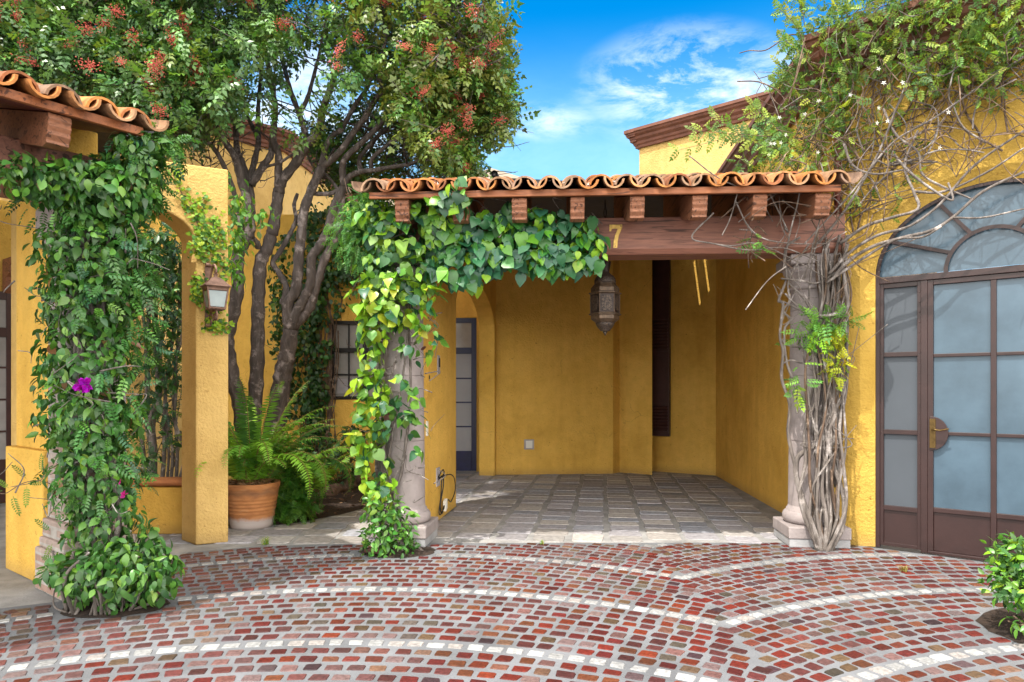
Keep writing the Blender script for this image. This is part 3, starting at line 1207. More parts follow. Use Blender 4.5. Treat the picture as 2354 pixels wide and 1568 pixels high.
# louvred dark panel hung on the back wall
m = MB()
pa = Vector((0.852, -0.523, 0)); pn = Vector((-0.523, -0.852, 0))
p0 = Vector((2.44, 11.95, 0))
m.box(p0 + pa * 0.175 + pn * 0.045, pa, pn, 0.175, 0.045, 0.63, 3.80)
lp = m.build('louvre_panel', M['dark_wood'], carport, bevel=0.006)
m = MB()
for zb in (0.70, 2.10):
    m = MB()
    for k in range(9 if zb > 1 else 8):
        z = zb + 0.045 + k * 0.055
        c = p0 + pa * 0.175 + pn * 0.097 + Vector((0, 0, z))
        m.obox(c, pa * 0.15, pn * 0.010 + Vector((0, 0, -0.012)), Vector((0, 0, 0.014)) + pn * 0.004)
    c = p0 + pa * 0.175 + pn * 0.094 + Vector((0, 0, zb))
    m.obox(c, pa * 0.165, pn * 0.006, Vector((0, 0, 0.012)))
    m.obox(c + Vector((0, 0, 0.55 if zb > 1 else 0.48)), pa * 0.165, pn * 0.006, Vector((0, 0, 0.012)))
    m.build('louvre', M['dark_wood'], lp)

# ------------------------------------------------------------------ right house: facade with arched door, side wall, cornice
rh = thing('house', 'bright yellow house with brown arched glass door, overgrown by jasmine at its top', 'house', (4.0, 6.3, 0))


def fp(t, z, inn=0.0):
    return F0 + w_r * t - n_r * inn + Vector((0, 0, z))


TC, RI, RO = 0.965, 0.873, 0.985
ZS = 2.43
NA = 28
inner = [(TC - RI, 0.0)] + [(TC - RI * math.cos(math.pi * k / NA), ZS + 0.70 / 0.873 * RI * math.sin(math.pi * k / NA)) for k in range(NA + 1)] + [(TC + RI, 0.0)]
outer = [(TC - RO, 0.0)] + [(TC - RO * math.cos(math.pi * k / NA), ZS + 0.82 * RO * math.sin(math.pi * k / NA)) for k in range(NA + 1)] + [(TC + RO, 0.0)]
TOPW = 4.42
TL, TR = -0.245, 4.4
m = MB()
INS = 0.06
nn = len(outer)
front = [fp(TL, 0), *[fp(t, z) for t, z in outer], fp(TR, 0), fp(TR, TOPW), fp(TL, TOPW)]
m.add(front, [list(range(len(front)))])
rev = [fp(t, z) for t, z in outer] + [fp(t, z, INS) for t, z in inner]
m.add(rev, [(k, k + 1, nn + k + 1, nn + k) for k in range(nn - 1)])
rev2 = [fp(t, z, INS) for t, z in inner] + [fp(t, z, 0.3) for t, z in inner]
m.add(rev2, [(k, k + 1, nn + k + 1, nn + k) for k in range(nn - 1)])
back = [fp(TL, 0, 0.3), *[fp(t, z, 0.3) for t, z in inner], fp(TR, 0, 0.3), fp(TR, TOPW, 0.3), fp(TL, TOPW, 0.3)]
m.add(back, [list(range(len(back)))[::-1]])
m.add([fp(TL, TOPW), fp(TR, TOPW), fp(TR, TOPW, 0.3), fp(TL, TOPW, 0.3)], [(0, 1, 2, 3)])
m.add([fp(TR, 0), fp(TR, TOPW), fp(TR, TOPW, 0.3), fp(TR, 0, 0.3)], [(0, 1, 2, 3)])
m.add([fp(TL, 0), fp(TL, TOPW), fp(TL, TOPW, 0.3), fp(TL, 0, 0.3)], [(3, 2, 1, 0)])
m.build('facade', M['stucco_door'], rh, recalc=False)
# side wall along the carport
cor = fp(TL, 0)
m = MB()
sw = [Vector((cor.x + 0.003, cor.y + 0.02, 0)), Vector((2.53 + 0.077 * 14, 14, 0)), Vector((2.53 + 0.077 * 14 + 0.3, 14, 0)), Vector((cor.x + 0.42, cor.y + 0.05, 0))]
m.prism(sw, Vector((0, 0, 4.40)))
m.build('side_wall', M['stucco'], rh)
m = MB()
m.add([fp(TL, TOPW - 0.01, 0.02), fp(TR, TOPW - 0.01, 0.02), Vector((9.5, 14, TOPW - 0.01)), Vector((3.55, 14, TOPW - 0.01))], [(0, 1, 2, 3)])
m.build('roof', M['roof_felt'], rh, recalc=False)
m = MB()
c0, c1 = fp(TL - 0.2, 0), fp(TR, 0)
cornice_run(m, c0, c1, n_r, 4.32)
e0 = Vector((cor.x - 0.02, cor.y - 0.1, 0)); e1 = Vector((2.53 + 0.077 * 14, 14, 0))
cornice_run(m, e0, e1, (-1, 0.077), 4.318)
m.build('cornice', M['cornice'], rh)
m = MB()
q = fp(TL + 0.05, 0)
m.tube([q + n_r * 0.04 + Vector((0, 0, z)) for z in (2.7, 3.2, 3.8, 4.3)], 0.032, 10)
m.build('downpipe', M['pipe'], rh, smooth=True)


# arched door set: frame, left sidelight, leaf, right sidelight, fanlight
def dbox(m, t0, t1, z0, z1, i0, i1, mi=0):
    c = fp((t0 + t1) / 2, (z0 + z1) / 2, (i0 + i1) / 2)
    m.obox(c, w_r * ((t1 - t0) / 2), n_r * ((i1 - i0) / 2), Vector((0, 0, (z1 - z0) / 2)), mi)


def arc_bar(m, tc, zc, r0, r1, k0, k1, n, i0, i1, ky=1.0):
    for k in range(n):
        a, b = k0 + (k1 - k0) * k / n, k0 + (k1 - k0) * (k + 1) / n
        q = []
        for r, t in ((r0, a), (r1, a), (r1, b), (r0, b)):
            q.append((tc - r * math.cos(t), zc + ky * r * math.sin(t)))
        vs = [fp(t, z, i0) for t, z in q] + [fp(t, z, i1) for t, z in q]
        m.add(vs, [(0, 1, 2, 3), (7, 6, 5, 4), (0, 4, 5, 1), (3, 2, 6, 7)])


dI0, dI1 = 0.075, 0.125
TS = TC - RI          # inner opening start
KY = 0.70 / 0.873
m = MB()
dbox(m, TS, TS + 0.035, 0.0, ZS, dI0 - 0.012, dI1)
dbox(m, TC + RI - 0.035, TC + RI, 0.0, ZS, dI0 - 0.012, dI1)
dbox(m, TS + 0.035, TC + RI - 0.035, ZS - 0.065, ZS - 0.01, dI0 - 0.02, dI1)
dbox(m, TS + 0.355, TS + 0.405, 0.0, ZS - 0.065, dI0 - 0.012, dI1)
dbox(m, TC + RI - 0.405, TC + RI - 0.355, 0.0, ZS - 0.065, dI0 - 0.012, dI1)
arc_bar(m, TC, ZS, RI - 0.035, RI, 0.0, math.pi, 40, dI0 - 0.012, dI1, KY)
door = m.build('arched_door', M['door_brown'], rh, bevel=0.003)
# fanlight bars and panes
m = MB()
RF2 = 0.335
arc_bar(m, TC, ZS - 0.01, RF2 - 0.016, RF2 + 0.016, 0.0, math.pi, 30, dI0, dI1 - 0.012, 1.0)
for a in (27, 62, 90 + 28, 90 + 63):
    t = R(a)
    p0_ = fp(TC - RF2 * math.cos(t), ZS + RF2 * math.sin(t), (dI0 + dI1) / 2 - 0.004)
    p1_ = fp(TC - (RI - 0.02) * math.cos(t), ZS + KY * (RI - 0.02) * math.sin(t), (dI0 + dI1) / 2 - 0.004)
    d = (p1_ - p0_)
    s = d.cross(n_r).normalized()
    m.obox((p0_ + p1_) / 2, d / 2, s * 0.015, n_r * 0.019)
m.build('fanlight_bars', M['door_brown'], door)
m = MB()
pl = [fp(TC - (RI - 0.02) * math.cos(math.pi * k / 30), ZS + KY * (RI - 0.02) * math.sin(math.pi * k / 30), 0.108) for k in range(31)]
m.prism(pl, -n_r * 0.006)
m.build('fanlight_pane', M['frost'], door)
# sidelights
for t0 in (TS + 0.035, TC + RI - 0.355):
    t1 = t0 + 0.32
    m = MB()
    dbox(m, t0, t0 + 0.028, 0.02, ZS - 0.065, dI0, dI1 - 0.01)
    dbox(m, t1 - 0.028, t1, 0.02, ZS - 0.065, dI0, dI1 - 0.01)
    for z in (0.36, 1.04, 1.73):
        dbox(m, t0 + 0.028, t1 - 0.028, z - 0.02, z + 0.02, dI0, dI1 - 0.01)
    dbox(m, t0 + 0.028, t1 - 0.028, ZS - 0.105, ZS - 0.065, dI0, dI1 - 0.01)
    dbox(m, t0 + 0.028, t1 - 0.028, 0.02, 0.34, dI0 + 0.018, dI1 - 0.01)
    dbox(m, t0 + 0.028, t1 - 0.028, 0.02, 0.05, dI0, dI0 + 0.018)
    # raised screen bead with rivets
    for tt in (t0 + 0.010, t1 - 0.010):
        for k in range(22):
            z = 0.42 + k * 0.088
            c = fp(tt, z, dI0 - 0.002)
            m.obox(c, w_r * 0.0045, n_r * 0.003, Vector((0, 0, 0.0045)), 1)
    sl = m.build('sidelight', [M['door_brown'], M['dark_wood']], rh, bevel=0.002)
    for z0, z1 in ((0.38, 1.02), (1.06, 1.71), (1.75, ZS - 0.105)):
        m = MB(); dbox(m, t0 + 0.028, t1 - 0.028, z0, z1, dI0 + 0.028, dI0 + 0.033)
        m.build('pane', M['frost_screen'], sl)
# the leaf: two columns of panes over kick panels
t0, t1 = TS + 0.405, TC + RI - 0.405
tm = t0 + (t1 - t0) / 2
m = MB()
dbox(m, t0, t0 + 0.042, 0.025, ZS - 0.067, dI0 - 0.004, dI1 - 0.008)
dbox(m, t1 - 0.042, t1, 0.025, ZS - 0.067, dI0 - 0.004, dI1 - 0.008)
dbox(m, tm - 0.02, tm + 0.02, 0.025, ZS - 0.11, dI0, dI1 - 0.01)
dbox(m, t0 + 0.042, t1 - 0.042, ZS - 0.11, ZS - 0.067, dI0 - 0.004, dI1 - 0.008)
for a, b in ((t0 + 0.042, tm - 0.02), (tm + 0.02, t1 - 0.042)):
    for z in (1.04, 1.71):
        dbox(m, a, b, z - 0.014, z + 0.014, dI0 + 0.002, dI1 - 0.012)
    dbox(m, a, b, 0.36, 0.40, dI0 + 0.002, dI1 - 0.012)
    dbox(m, a, b, 0.025, 0.36, dI0 + 0.02, dI1 - 0.012)
dbox(m, t0, t1, 0.0, 0.024, dI0 - 0.01, dI1)
leaf = m.build('door_leaf', M['door_brown'], rh, bevel=0.003)
for a, b in ((t0 + 0.042, tm - 0.02), (tm + 0.02, t1 - 0.042)):
    for z0, z1 in ((0.40, 1.026), (1.054, 1.696), (1.724, ZS - 0.11)):
        m = MB(); dbox(m, a, b, z0, z1, dI0 + 0.026, dI0 + 0.032)
        m.build('pane', M['frost'], leaf)
# half-round lock plate, brass back plate and lever
m = MB()
ring = [fp(t0 + 0.015, 1.04 - 0.145, 0)] + [fp(t0 + 0.03 + 0.125 * math.sin(math.pi * k / 16), 1.04 - 0.145 * math.cos(math.pi * k / 16), 0) for k in range(17)] + [fp(t0 + 0.015, 1.04 + 0.145, 0)]
m.prism([p - n_r * (dI0 - 0.012) for p in ring], -n_r * 0.012)
hd = m.build('lock_plate', M['door_brown'], leaf, bevel=0.003)
m = MB()
dbox(m, t0 + 0.018, t0 + 0.062, 0.915, 1.165, dI0 - 0.021, dI0 - 0.012)
h0 = fp(t0 + 0.04, 1.075, dI0 - 0.02)
m.tube([h0, h0 + n_r * 0.045, h0 + n_r * 0.05 + w_r * 0.02, h0 + n_r * 0.05 + w_r * 0.06 + Vector((0, 0, -0.006)), h0 + n_r * 0.05 + w_r * 0.10 + Vector((0, 0, 0.004)), h0 + n_r * 0.05 + w_r * 0.125 + Vector((0, 0, 0.010))], [0.009, 0.009, 0.010, 0.008, 0.007, 0.006], 8)
k0 = fp(t0 + 0.04, 0.975, dI0 - 0.022)
m.tube([k0, k0 + n_r * 0.006], 0.012, 12)
m.build('handle', M['brass'], leaf)

# ------------------------------------------------------------------ house behind, with its cornice against the sky
bh = thing('house', 'pale yellow upper storey with stepped brown cornice rising behind the tiled roof', 'house', (4.6, 13.5, 0))
Q0 = Vector((2.61, 14.0, 0)); nb = n_r


def bp_(t, z, inn=0.0):
    return Q0 + w_r * t - nb * inn + Vector((0, 0, z))


m = MB()
arch = [(1.19 - 0.36 * math.cos(math.pi * k / 16), 5.28 + 0.36 * math.sin(math.pi * k / 16)) for k in range(17)]
pl = [bp_(0, 0), bp_(0.83, 0)] + [bp_(t, z) for t, z in arch] + [bp_(1.55, 0), bp_(5.2, 0), bp_(5.2, 6.4), bp_(0, 6.4)]
m.prism(pl, -nb * 0.25)
pl2 = [bp_(0, 0, 0.25), bp_(0, 0, 5), bp_(0, 6.4, 5), bp_(0, 6.4, 0.25)]
m.prism(pl2, w_r * 0.3)
m.build('wall', M['stucco_pale'], bh)
m = MB()
m.prism([bp_(0.83, 3, 0.16), bp_(1.55, 3, 0.16), bp_(1.55, 5.7, 0.16), bp_(0.83, 5.7, 0.16)], -nb * 0.02)
m.build('window', M['pane_grey'], bh)
m = MB()
cornice_run(m, bp_(-0.02, 0), bp_(5.2, 0), nb, 6.38, scale=0.98)
sidep = -w_r
cornice_run(m, bp_(0, 0, -0.0), bp_(0, 0, 5), sidep, 6.379, scale=0.98)
# mitred corner block of the moulding
for i in range(len(CORN) - 1):
    (r0, h0_), (r1, h1_) = CORN[i], CORN[i + 1]
    if h1_ > h0_ + 0.001:
        rr = max(r0, r1) * 0.98
        m.prism([bp_(0, 6.3785 + h0_ * 0.98), bp_(0, 6.3785 + h0_ * 0.98) - w_r * (rr * 0.999), bp_(0, 6.3785 + h0_ * 0.98) - w_r * (rr * 0.999) + nb * (rr * 0.999), bp_(0, 6.3785 + h0_ * 0.98) + nb * (rr * 0.999)], Vector((0, 0, (h1_ - h0_) * 0.98)))
m.build('cornice', M['cornice'], bh)
m = MB()
m.prism([bp_(-0.2, 6.725, -0.2), bp_(5.2, 6.725, -0.2), bp_(5.2, 6.725, 5), bp_(-0.2, 6.725, 5)], Vector((0, 0, 0.02)))
m.build('roof', M['roof_felt'], bh)

# ------------------------------------------------------------------ left house upper storey behind the tree
lh = thing('house', 'yellow upper storey with brown moulded cornice partly hidden behind the tree crown', 'house', (-6, 12, 0))
LA = Vector((-4.35, 13.0, 0)); la = Vector((-0.76, -0.65, 0)); ld = Vector((0.12, 0.993, 0)); ln_ = Vector((0.65, -0.76, 0))
m = MB()
pl = [LA, LA + la * 6.5, LA + la * 6.5 + Vector((-3, 3, 0)), LA + ld * 4.5 + Vector((-3, 0, 0)), LA + ld * 4.5]
m.prism(pl, Vector((0, 0, 5.97)))
m.build('wall', M['stucco_pale'], lh)
m = MB()
cornice_run(m, LA - la * 0.12, LA + la * 6.5, ln_, 5.96)
cornice_run(m, LA - ld * 0.10, LA + ld * 4.5, (ld.y, -ld.x), 5.959)
m.build('cornice', M['cornice'], lh)

# garden wall with the black steel window
gw = thing('garden_wall', 'yellow garden wall with small black framed window, ivy hanging down it, behind the tree', 'wall', (-3, 10.9, 0))
YW = 10.8
wx0, wx1, wz0, wz1 = -2.87, -1.80, 1.27, 2.52
m = MB()
for x0, x1, z0, z1 in ((-6.7, wx0, 0, 4.2), (wx1, -1.2, 0, 4.2), (wx0, wx1, 0, wz0), (wx0, wx1, wz1, 4.2)):
    m.box(((x0 + x1) / 2, YW + 0.12), (1, 0), (0, 1), (x1 - x0) / 2, 0.12, z0, z1)
m.box((-1.32, YW + 0.75), (1, 0), (0, 1), 0.12, 0.51, 0, 4.2)
m.build('wall', M['stucco'], gw)
m = MB()
for x0, x1 in ((wx0, wx0 + 0.055), (wx1 - 0.055, wx1), ((wx0 + wx1) / 2 - 0.03, (wx0 + wx1) / 2 + 0.03)):
    m.box(((x0 + x1) / 2, YW + 0.05), (1, 0), (0, 1), (x1 - x0) / 2, 0.04, wz0, wz1)
for z0, z1 in ((wz0, wz0 + 0.055), (wz1 - 0.055, wz1), (2.02, 2.09)):
    m.box(((wx0 + wx1) / 2, YW + 0.05), (1, 0), (0, 1), (wx1 - wx0) / 2 - 0.055, 0.037, z0, z1)
for x in (wx0 + 0.28, wx1 - 0.28):
    m.box((x, YW + 0.05), (1, 0), (0, 1), 0.012, 0.02, wz0, wz1)
m.box(((wx0 + wx1) / 2, YW + 0.05), (1, 0), (0, 1), (wx1 - wx0) / 2 - 0.055, 0.018, 1.655, 1.68)
wn = m.build('window', M['black_frame'], gw, bevel=0.003)
m = MB(); m.box(((wx0 + wx1) / 2, YW + 0.075), (1, 0), (0, 1), (wx1 - wx0) / 2 - 0.03, 0.004, wz0 + 0.03, wz1 - 0.03)
m.build('pane', M['pane_grey'], wn)
m = MB()
m.box((wx0 + 0.20, YW + 0.064), (1, 0), (0, 1), 0.11, 0.004, wz0 + 0.10, wz0 + 0.33)
m.build('binder', M['grey_plastic'], wn)

# ------------------------------------------------------------------ far hipped roof
fh = thing('house', 'distant house with beige hipped roof just showing above the clay tiles', 'house', (-0.9, 31, 0))
m = MB()
ap = Vector((-0.9, 30, 11.22))
m.box((-0.9, 32), (1, 0), (0, 1), 5.0, 4.6, 0, 8.56)
m.build('wall', M['stucco_pale'], fh)
m = MB()
zb = 8.57
cs = [(-6.4, 27.0, zb), (4.6, 27.0, zb), (4.6, 37, zb), (-6.4, 37, zb)]
m.add(cs + [tuple(ap), (-0.9, 34, 11.22)], [(0, 1, 4), (1, 2, 5, 4), (2, 3, 5), (3, 0, 4, 5), (3, 2, 1, 0)])
m.build('roof', M['roof_far'], fh)

# black vent pipe lying on the flat roof
m = MB()
vp = P(1136, 399, 7.6)
m.tube([vp, vp + Vector((0.05, 0.35, 0.0))], 0.038, 14, cap=False)
m.tube([vp + Vector((0.0, 0.03, 0.0)), vp + Vector((0.04, 0.3, 0.0))], 0.028, 14)
m.tube([vp + Vector((0.03, 0.2, -0.005)), vp + Vector((1.9, 0.42, -0.02))], 0.022, 10)
m.tube([vp + Vector((0.03, 0.2, -0.005)), vp + Vector((0.03, 0.2, -0.16))], 0.022, 10)
tag(m.build('vent_pipe', M['rubber'], smooth=True, base=tuple(vp)), 'black pipe lying along the flat roof behind the clay tiles', 'pipe')

# ------------------------------------------------------------------ left carport (turned), brick column, pier, back wall and door
lc = thing('carport', 'second carport at the left edge with brick column smothered in vine and tiled eave tip', 'carport', tuple(C_l))
ra2 = [0.40 + 0.52 * i for i in range(6)]
eave(lc, C_l + Vector((0, 0, 0.06)), -u_l, n_l, -0.06, 3.7, ra2, 18, (-0.2, 3.95))
m = MB()
m.box(C_l, u_l, n_l, 0.25, 0.25, 0.0, 0.30)
m.box(C_l, u_l, n_l, 0.23, 0.23, 0.30, 0.37)
m.box(C_l, u_l, n_l, 0.215, 0.215, 0.37, 0.50)
m.box(C_l, u_l, n_l, 0.19, 0.19, 0.50, 1.02)
colm = m.build('column', M['oldbrick'], lc, bevel=0.012)
m = MB()
m.box(C_l, u_l, n_l, 0.19, 0.19, 1.02, 2.40)
m.build('shaft', M['stone'], colm, bevel=0.02)
m = MB()
m.box(C_l, u_l, n_l, 0.22, 0.22, 2.40, 2.48)
m.box(C_l, u_l, n_l, 0.25, 0.25, 2.48, 2.698)
m.build('capital', M['stone'], colm, bevel=0.02)
m = MB()


def lp_(a, b, z=0.0):        # a towards the camera-left interior, b outward
    return C_l - u_l * a + n_l * b + Vector((0, 0, z))


m.prism([lp_(-0.17, -0.26), lp_(0.20, -0.26), lp_(0.20, -1.06), lp_(-0.17, -1.06)], Vector((0, 0, 0.97)))
m.prism([lp_(-0.17, -0.26, 0.97), lp_(0.165, -0.26, 0.97), lp_(0.165, -0.93, 0.97), lp_(0.03, -1.06, 0.97), lp_(-0.17, -1.06, 0.97)], Vector((0, 0, 2.4)))
m.build('pier_wall', M['stucco'], lc, bevel=0.012)
m = MB()
m.prism([lp_(-1.2, -4.9), lp_(4.2, -4.9), lp_(4.2, -5.2), lp_(-1.2, -5.2)], Vector((0, 0, 3.8)))
m.build('back_wall', M['stucco'], lc)
m = MB()
m.prism([lp_(-0.6, -0.3, 3.42), lp_(4.4, -0.3, 3.42), lp_(4.4, -5.2, 3.8), lp_(-0.6, -5.2, 3.8)], Vector((0, 0, 0.12)))
m.build('flat_roof', M['roof_felt'], lc)
# dark glazed door on that back wall, only its edge in view
pD = Vector((-6.42, 8.6, 0))
aD = -(pD - C_l).dot(u_l)
m = MB()


def ldb(m, a0, a1, z0, z1, t=0.05):
    c = lp_((a0 + a1) / 2, -4.9 + t / 2 + 0.005, (z0 + z1) / 2)
    m.obox(c, u_l * ((a1 - a0) / 2), n_l * (t / 2), Vector((0, 0, (z1 - z0) / 2)))


for a0, a1, z0, z1 in ((aD - 0.12, aD - 0.02, 0.01, 2.65), (aD + 0.88, aD + 0.98, 0.01, 2.65), (aD - 0.02, aD + 0.88, 2.55, 2.65), (aD - 0.02, aD + 0.88, 2.08, 2.2), (aD - 0.02, aD + 0.88, 0.01, 0.55), (aD + 0.4, aD + 0.44, 0.55, 2.55)):
    ldb(m, a0, a1, z0, z1)
for z in (0.9, 1.3, 1.7):
    ldb(m, aD - 0.02, aD + 0.88, z - 0.012, z + 0.012, 0.04)
d2 = m.build('door', M['dark_wood'], lc, bevel=0.004)
m = MB(); ldb(m, aD - 0.02, aD + 0.88, 0.55, 2.55, 0.02)
m.build('pane', M['pane_grey'], d2)
# carved bracket seen above the opening at the frame edge
m = MB()
br = lp_(aD + 0.02, -4.86, 0)
pr = [(0, 3.05), (0.32, 3.05), (0.32, 2.98), (0.26, 2.95), (0.24, 2.86), (0.15, 2.82), (0.12, 2.72), (0.0, 2.62)]
m.prism([br + n_l * b + Vector((0, 0, z)) for b, z in pr], u_l * 0.12)
m.build('bracket', M['rafter'], lc)

# ------------------------------------------------------------------ arched garden wall with pier (wall lantern hangs here)
aw = thing('arched_wall', 'freestanding yellow wall with arched opening and square pier carrying the wall lantern', 'wall', (-2.9, 6.3, 0))
W0 = Vector((-2.88, 6.22, 0)); u2 = Vector((0.906, 0.423, 0)); e2 = Vector((-0.235, 0.21, 0)); n2 = Vector((0.423, -0.906, 0))


def ap_(t, z, o=0.0):
    return W0 + u2 * t + n2 * o + Vector((0, 0, z))


m = MB()
tl, tr = -1.02, 0.0
o_ = [(-1.32, 0), (tl, 0), (tl, 2.755)]
for k in range(1, 20):
    a = math.pi * k / 20
    o_.append(((tl + tr) / 2 - (tr - tl) / 2 * math.cos(a), 2.755 + 0.31 * math.sin(a)))
o_ += [(tr, 2.755), (tr, 0), (0.275, 0), (0.275, 3.46), (-1.32, 3.47)]
m.prism([ap_(t, z) for t, z in o_], e2)
m.build('wall', M['stucco_pale'], aw, bevel=0.012)
m = MB()
m.box((-3.75, 6.78), (1, 0.0), (0, 1), 0.60, 0.08, 0, 0.46)
m.build('planter_wall', M['stucco'], aw, bevel=0.01)
m = MB()
pr = [(0.11 * math.cos(t), 0.505 + 0.045 * math.sin(t)) for t in [2 * math.pi * k / 14 for k in range(14)]]
m.prism([Vector((-4.35, 6.78 + b, z)) for b, z in pr], Vector((1.2, 0, 0)))
m.build('coping', M['terracotta'], aw, smooth=False)
m = MB()
m.box((-3.95, 7.62), (1, 0), (0, 1), 0.75, 0.08, 0, 2.9)
m.build('back_wall', M['stucco_pale'], aw)
m = MB()
m.box((-3.9, 7.2), (1, 0), (0, 1), 0.7, 0.33, 0.0, 0.42)
m.build('planter_soil', M['soil'], aw)

# ------------------------------------------------------------------ wall lantern
wl = thing('wall_lantern', 'rusty iron wall lantern with four glass sides on scrolled bracket, fixed to yellow pier', 'lantern', tuple(ap_(0.14, 1.9)))


n_arm = Vector((0.62, -0.785, 0)); u_arm = Vector((0.785, 0.62, 0))


def lw(t, o, z):
    # bracket arm swings a little to the right of the pier's normal
    return ap_(0.10, z, 0.012) + u_arm * (t - 0.115) + n_arm * (o * 0.88)


m = MB()
TB = 0.115
zc = 1.4 + (HY - 690) / FPX * 6.15      # about 2.22
m.obox(lw(TB, 0.0, zc + 0.06), u2 * 0.026, n2 * 0.006, Vector((0, 0, 0.275)))
bk_ = m.build('backplate', M['iron'], wl)
m = MB()
for z in (zc + 0.335, zc - 0.215):
    m.tube([lw(TB - 0.028, 0.03, z), lw(TB + 0.028, 0.03, z)], 0.017, 12)
m.build('scroll_end', M['iron'], bk_)


def curl(c, r, a0, a1, n=14, shrink=0.35):
    pts = []
    for k in range(n + 1):
        f = k / n
        a = a0 + (a1 - a0) * f
        rr = r * (1 - (1 - shrink) * f)
        pts.append(lw(c[0], c[1] + rr * math.cos(a), c[2] + rr * math.sin(a)))
    return pts


m = MB()
# gooseneck: rises off the plate, over, and down to the lantern finial (curves lie in the plane of outward/up)
gp = [(0.02, zc + 0.12), (0.05, zc + 0.215), (0.10, zc + 0.285), (0.17, zc + 0.315), (0.235, zc + 0.295), (0.262, zc + 0.255), (0.25, zc + 0.228), (0.236, zc + 0.235), (0.238, zc + 0.255)]
TLn = TB + 0.012
m.tube([Vector(p) for p in spline([tuple(lw(TLn, o, z)) for o, z in gp], 5)], 0.010, 8)
m.tube(curl((TLn, 0.05, zc + 0.115), 0.042, R(200), R(-120)), 0.008, 8)
m.tube(curl((TLn, 0.045, zc - 0.055), 0.04, R(120), R(480)), 0.008, 8)
m.tube([lw(TLn, 0.02, zc - 0.092), lw(TLn, 0.26, zc - 0.098)], 0.009, 8)
gp = [(0.02, zc - 0.17), (0.035, zc - 0.125), (0.08, zc - 0.11), (0.115, zc - 0.145), (0.155, zc - 0.185), (0.195, zc - 0.165), (0.19, zc - 0.13), (0.165, zc - 0.135)]
m.tube([Vector(p) for p in spline([tuple(lw(TLn, o, z)) for o, z in gp], 5)], 0.0075, 8)
m.tube(curl((TLn, 0.245, zc - 0.148), 0.05, R(90), R(-330)), 0.009, 8)
m.tube(curl((TLn, 0.055, zc - 0.185), 0.04, R(90), R(420)), 0.008, 8)
m.build('bracket', M['iron'], wl)
# body: tapering square cage
bc = (TLn, 0.235)
zt, zbm = zc + 0.105, zc - 0.085
ht, hb = 0.088, 0.064


def corner(s1, s2, z):
    f = (z - zbm) / (zt - zbm)
    h = hb + (ht - hb) * f
    return lw(bc[0] + s1 * h, bc[1] + s2 * h, z)


m = MB()
CS = [(-1, -1), (1, -1), (1, 1), (-1, 1)]
for s in CS:
    m.tube([corner(*s, zbm), corner(*s, zt)], 0.0085, 4)
for z, r_ in ((zbm, 0.011), (zt, 0.011)):
    for i in range(4):
        m.tube([corner(*CS[i], z), corner(*CS[(i + 1) % 4], z)], r_, 4)
for i in range(4):
    a, b = CS[i], CS[(i + 1) % 4]
    m.add([corner(*a, zt - 0.03), corner(*b, zt - 0.03), corner(*b, zt), corner(*a, zt)], [(0, 1, 2, 3)])
m.add([corner(*s, zbm) for s in CS], [(0, 1, 2, 3)])
body = m.build('cage', M['iron'], wl)
for i in range(4):
    a, b = CS[i], CS[(i + 1) % 4]
    m = MB()
    q = [corner(*a, zbm + 0.008) * 1.0, corner(*b, zbm + 0.008), corner(*b, zt - 0.028), corner(*a, zt - 0.028)]
    cen = (q[0] + q[1] + q[2] + q[3]) / 4
    q = [cen + (p - cen) * 0.9 for p in q]
    m.add(q, [(0, 1, 2, 3)])
    m.build('pane', M['lamp_glass'], body)
m = MB()
rr = [(0.112, zt + 0.004), (0.109, zt + 0.014), (0.082, zt + 0.036), (0.058, zt + 0.066), (0.034, zt + 0.086), (0.013, zt + 0.094), (0.013, zt + 0.106), (0.019, zt + 0.116), (0.005, zt + 0.132)]
vs = []
for h, z in rr:
    for s in CS:
        vs.append(lw(bc[0] + s[0] * h, bc[1] + s[1] * h, z))
fs = [(3, 2, 1, 0)]
for i in range(len(rr) - 1):
    for k in range(4):
        fs.append((4 * i + k, 4 * i + (k + 1) % 4, 4 * i + 4 + (k + 1) % 4, 4 * i + 4 + k))
m.add(vs, fs)
m.build('lantern_roof', M['iron'], wl, bevel=0.003)
m = MB()
cb_ = lw(bc[0], bc[1], 0)
m.lathe((cb_.x, cb_.y, 0), [(0.012, zbm + 0.01), (0.014, zbm + 0.055), (0.022, zbm + 0.06), (0.026, zbm + 0.10), (0.006, zbm + 0.12)], 12)
m.build('bulb', M['white_plastic'], wl, smooth=True)

# ------------------------------------------------------------------ hanging pierced-metal lantern
YL = 6.62
hl0 = P(1391, 600, YL)
hl = thing('hanging_lantern', 'dark pierced metal lantern with six panels hanging below the beam in the carport opening', 'lantern', (hl0.x, hl0.y, hl0.z - 0.67))
K = 0.1330 * YL / FPX


def zz(y):
    return hl0.z - (y - 100) * K


def prf(l):
    return [(r * K, zz(y) - 0.0) for r, y in l]


base_l = (hl0.x, hl0.y, 0)
m = MB()
m.lathe(base_l, prf([(40, 1318), (84, 1308), (84, 1300), (120, 1262), (152, 1215), (168, 1170)]), 24)
m.lathe(base_l, prf([(2, 1395), (38, 1330), (30, 1318)]), 10)
m.build('lower_dome', M['pierced'], hl, smooth=True)
m = MB()
m.lathe(base_l, prf([(168, 1168), (245, 1108), (245, 1050), (250, 1045)]), 6, R(0))
m.build('skirt', M['lantern_rim'], hl)
m = MB()
m.lathe(base_l, prf([(250, 1000), (282, 1022), (282, 1034), (245, 1046)]), 6, R(0))
m.build('rim', M['lantern_rim'], hl)
m = MB()
m.lathe(base_l, prf([(245, 645), (284, 655), (284, 668), (250, 690)]), 6, R(0))
m.build('rim', M['lantern_rim'], hl)
m = MB()
m.lathe(base_l, prf([(245, 640), (245, 575), (188, 505), (185, 490)]), 6, R(0))
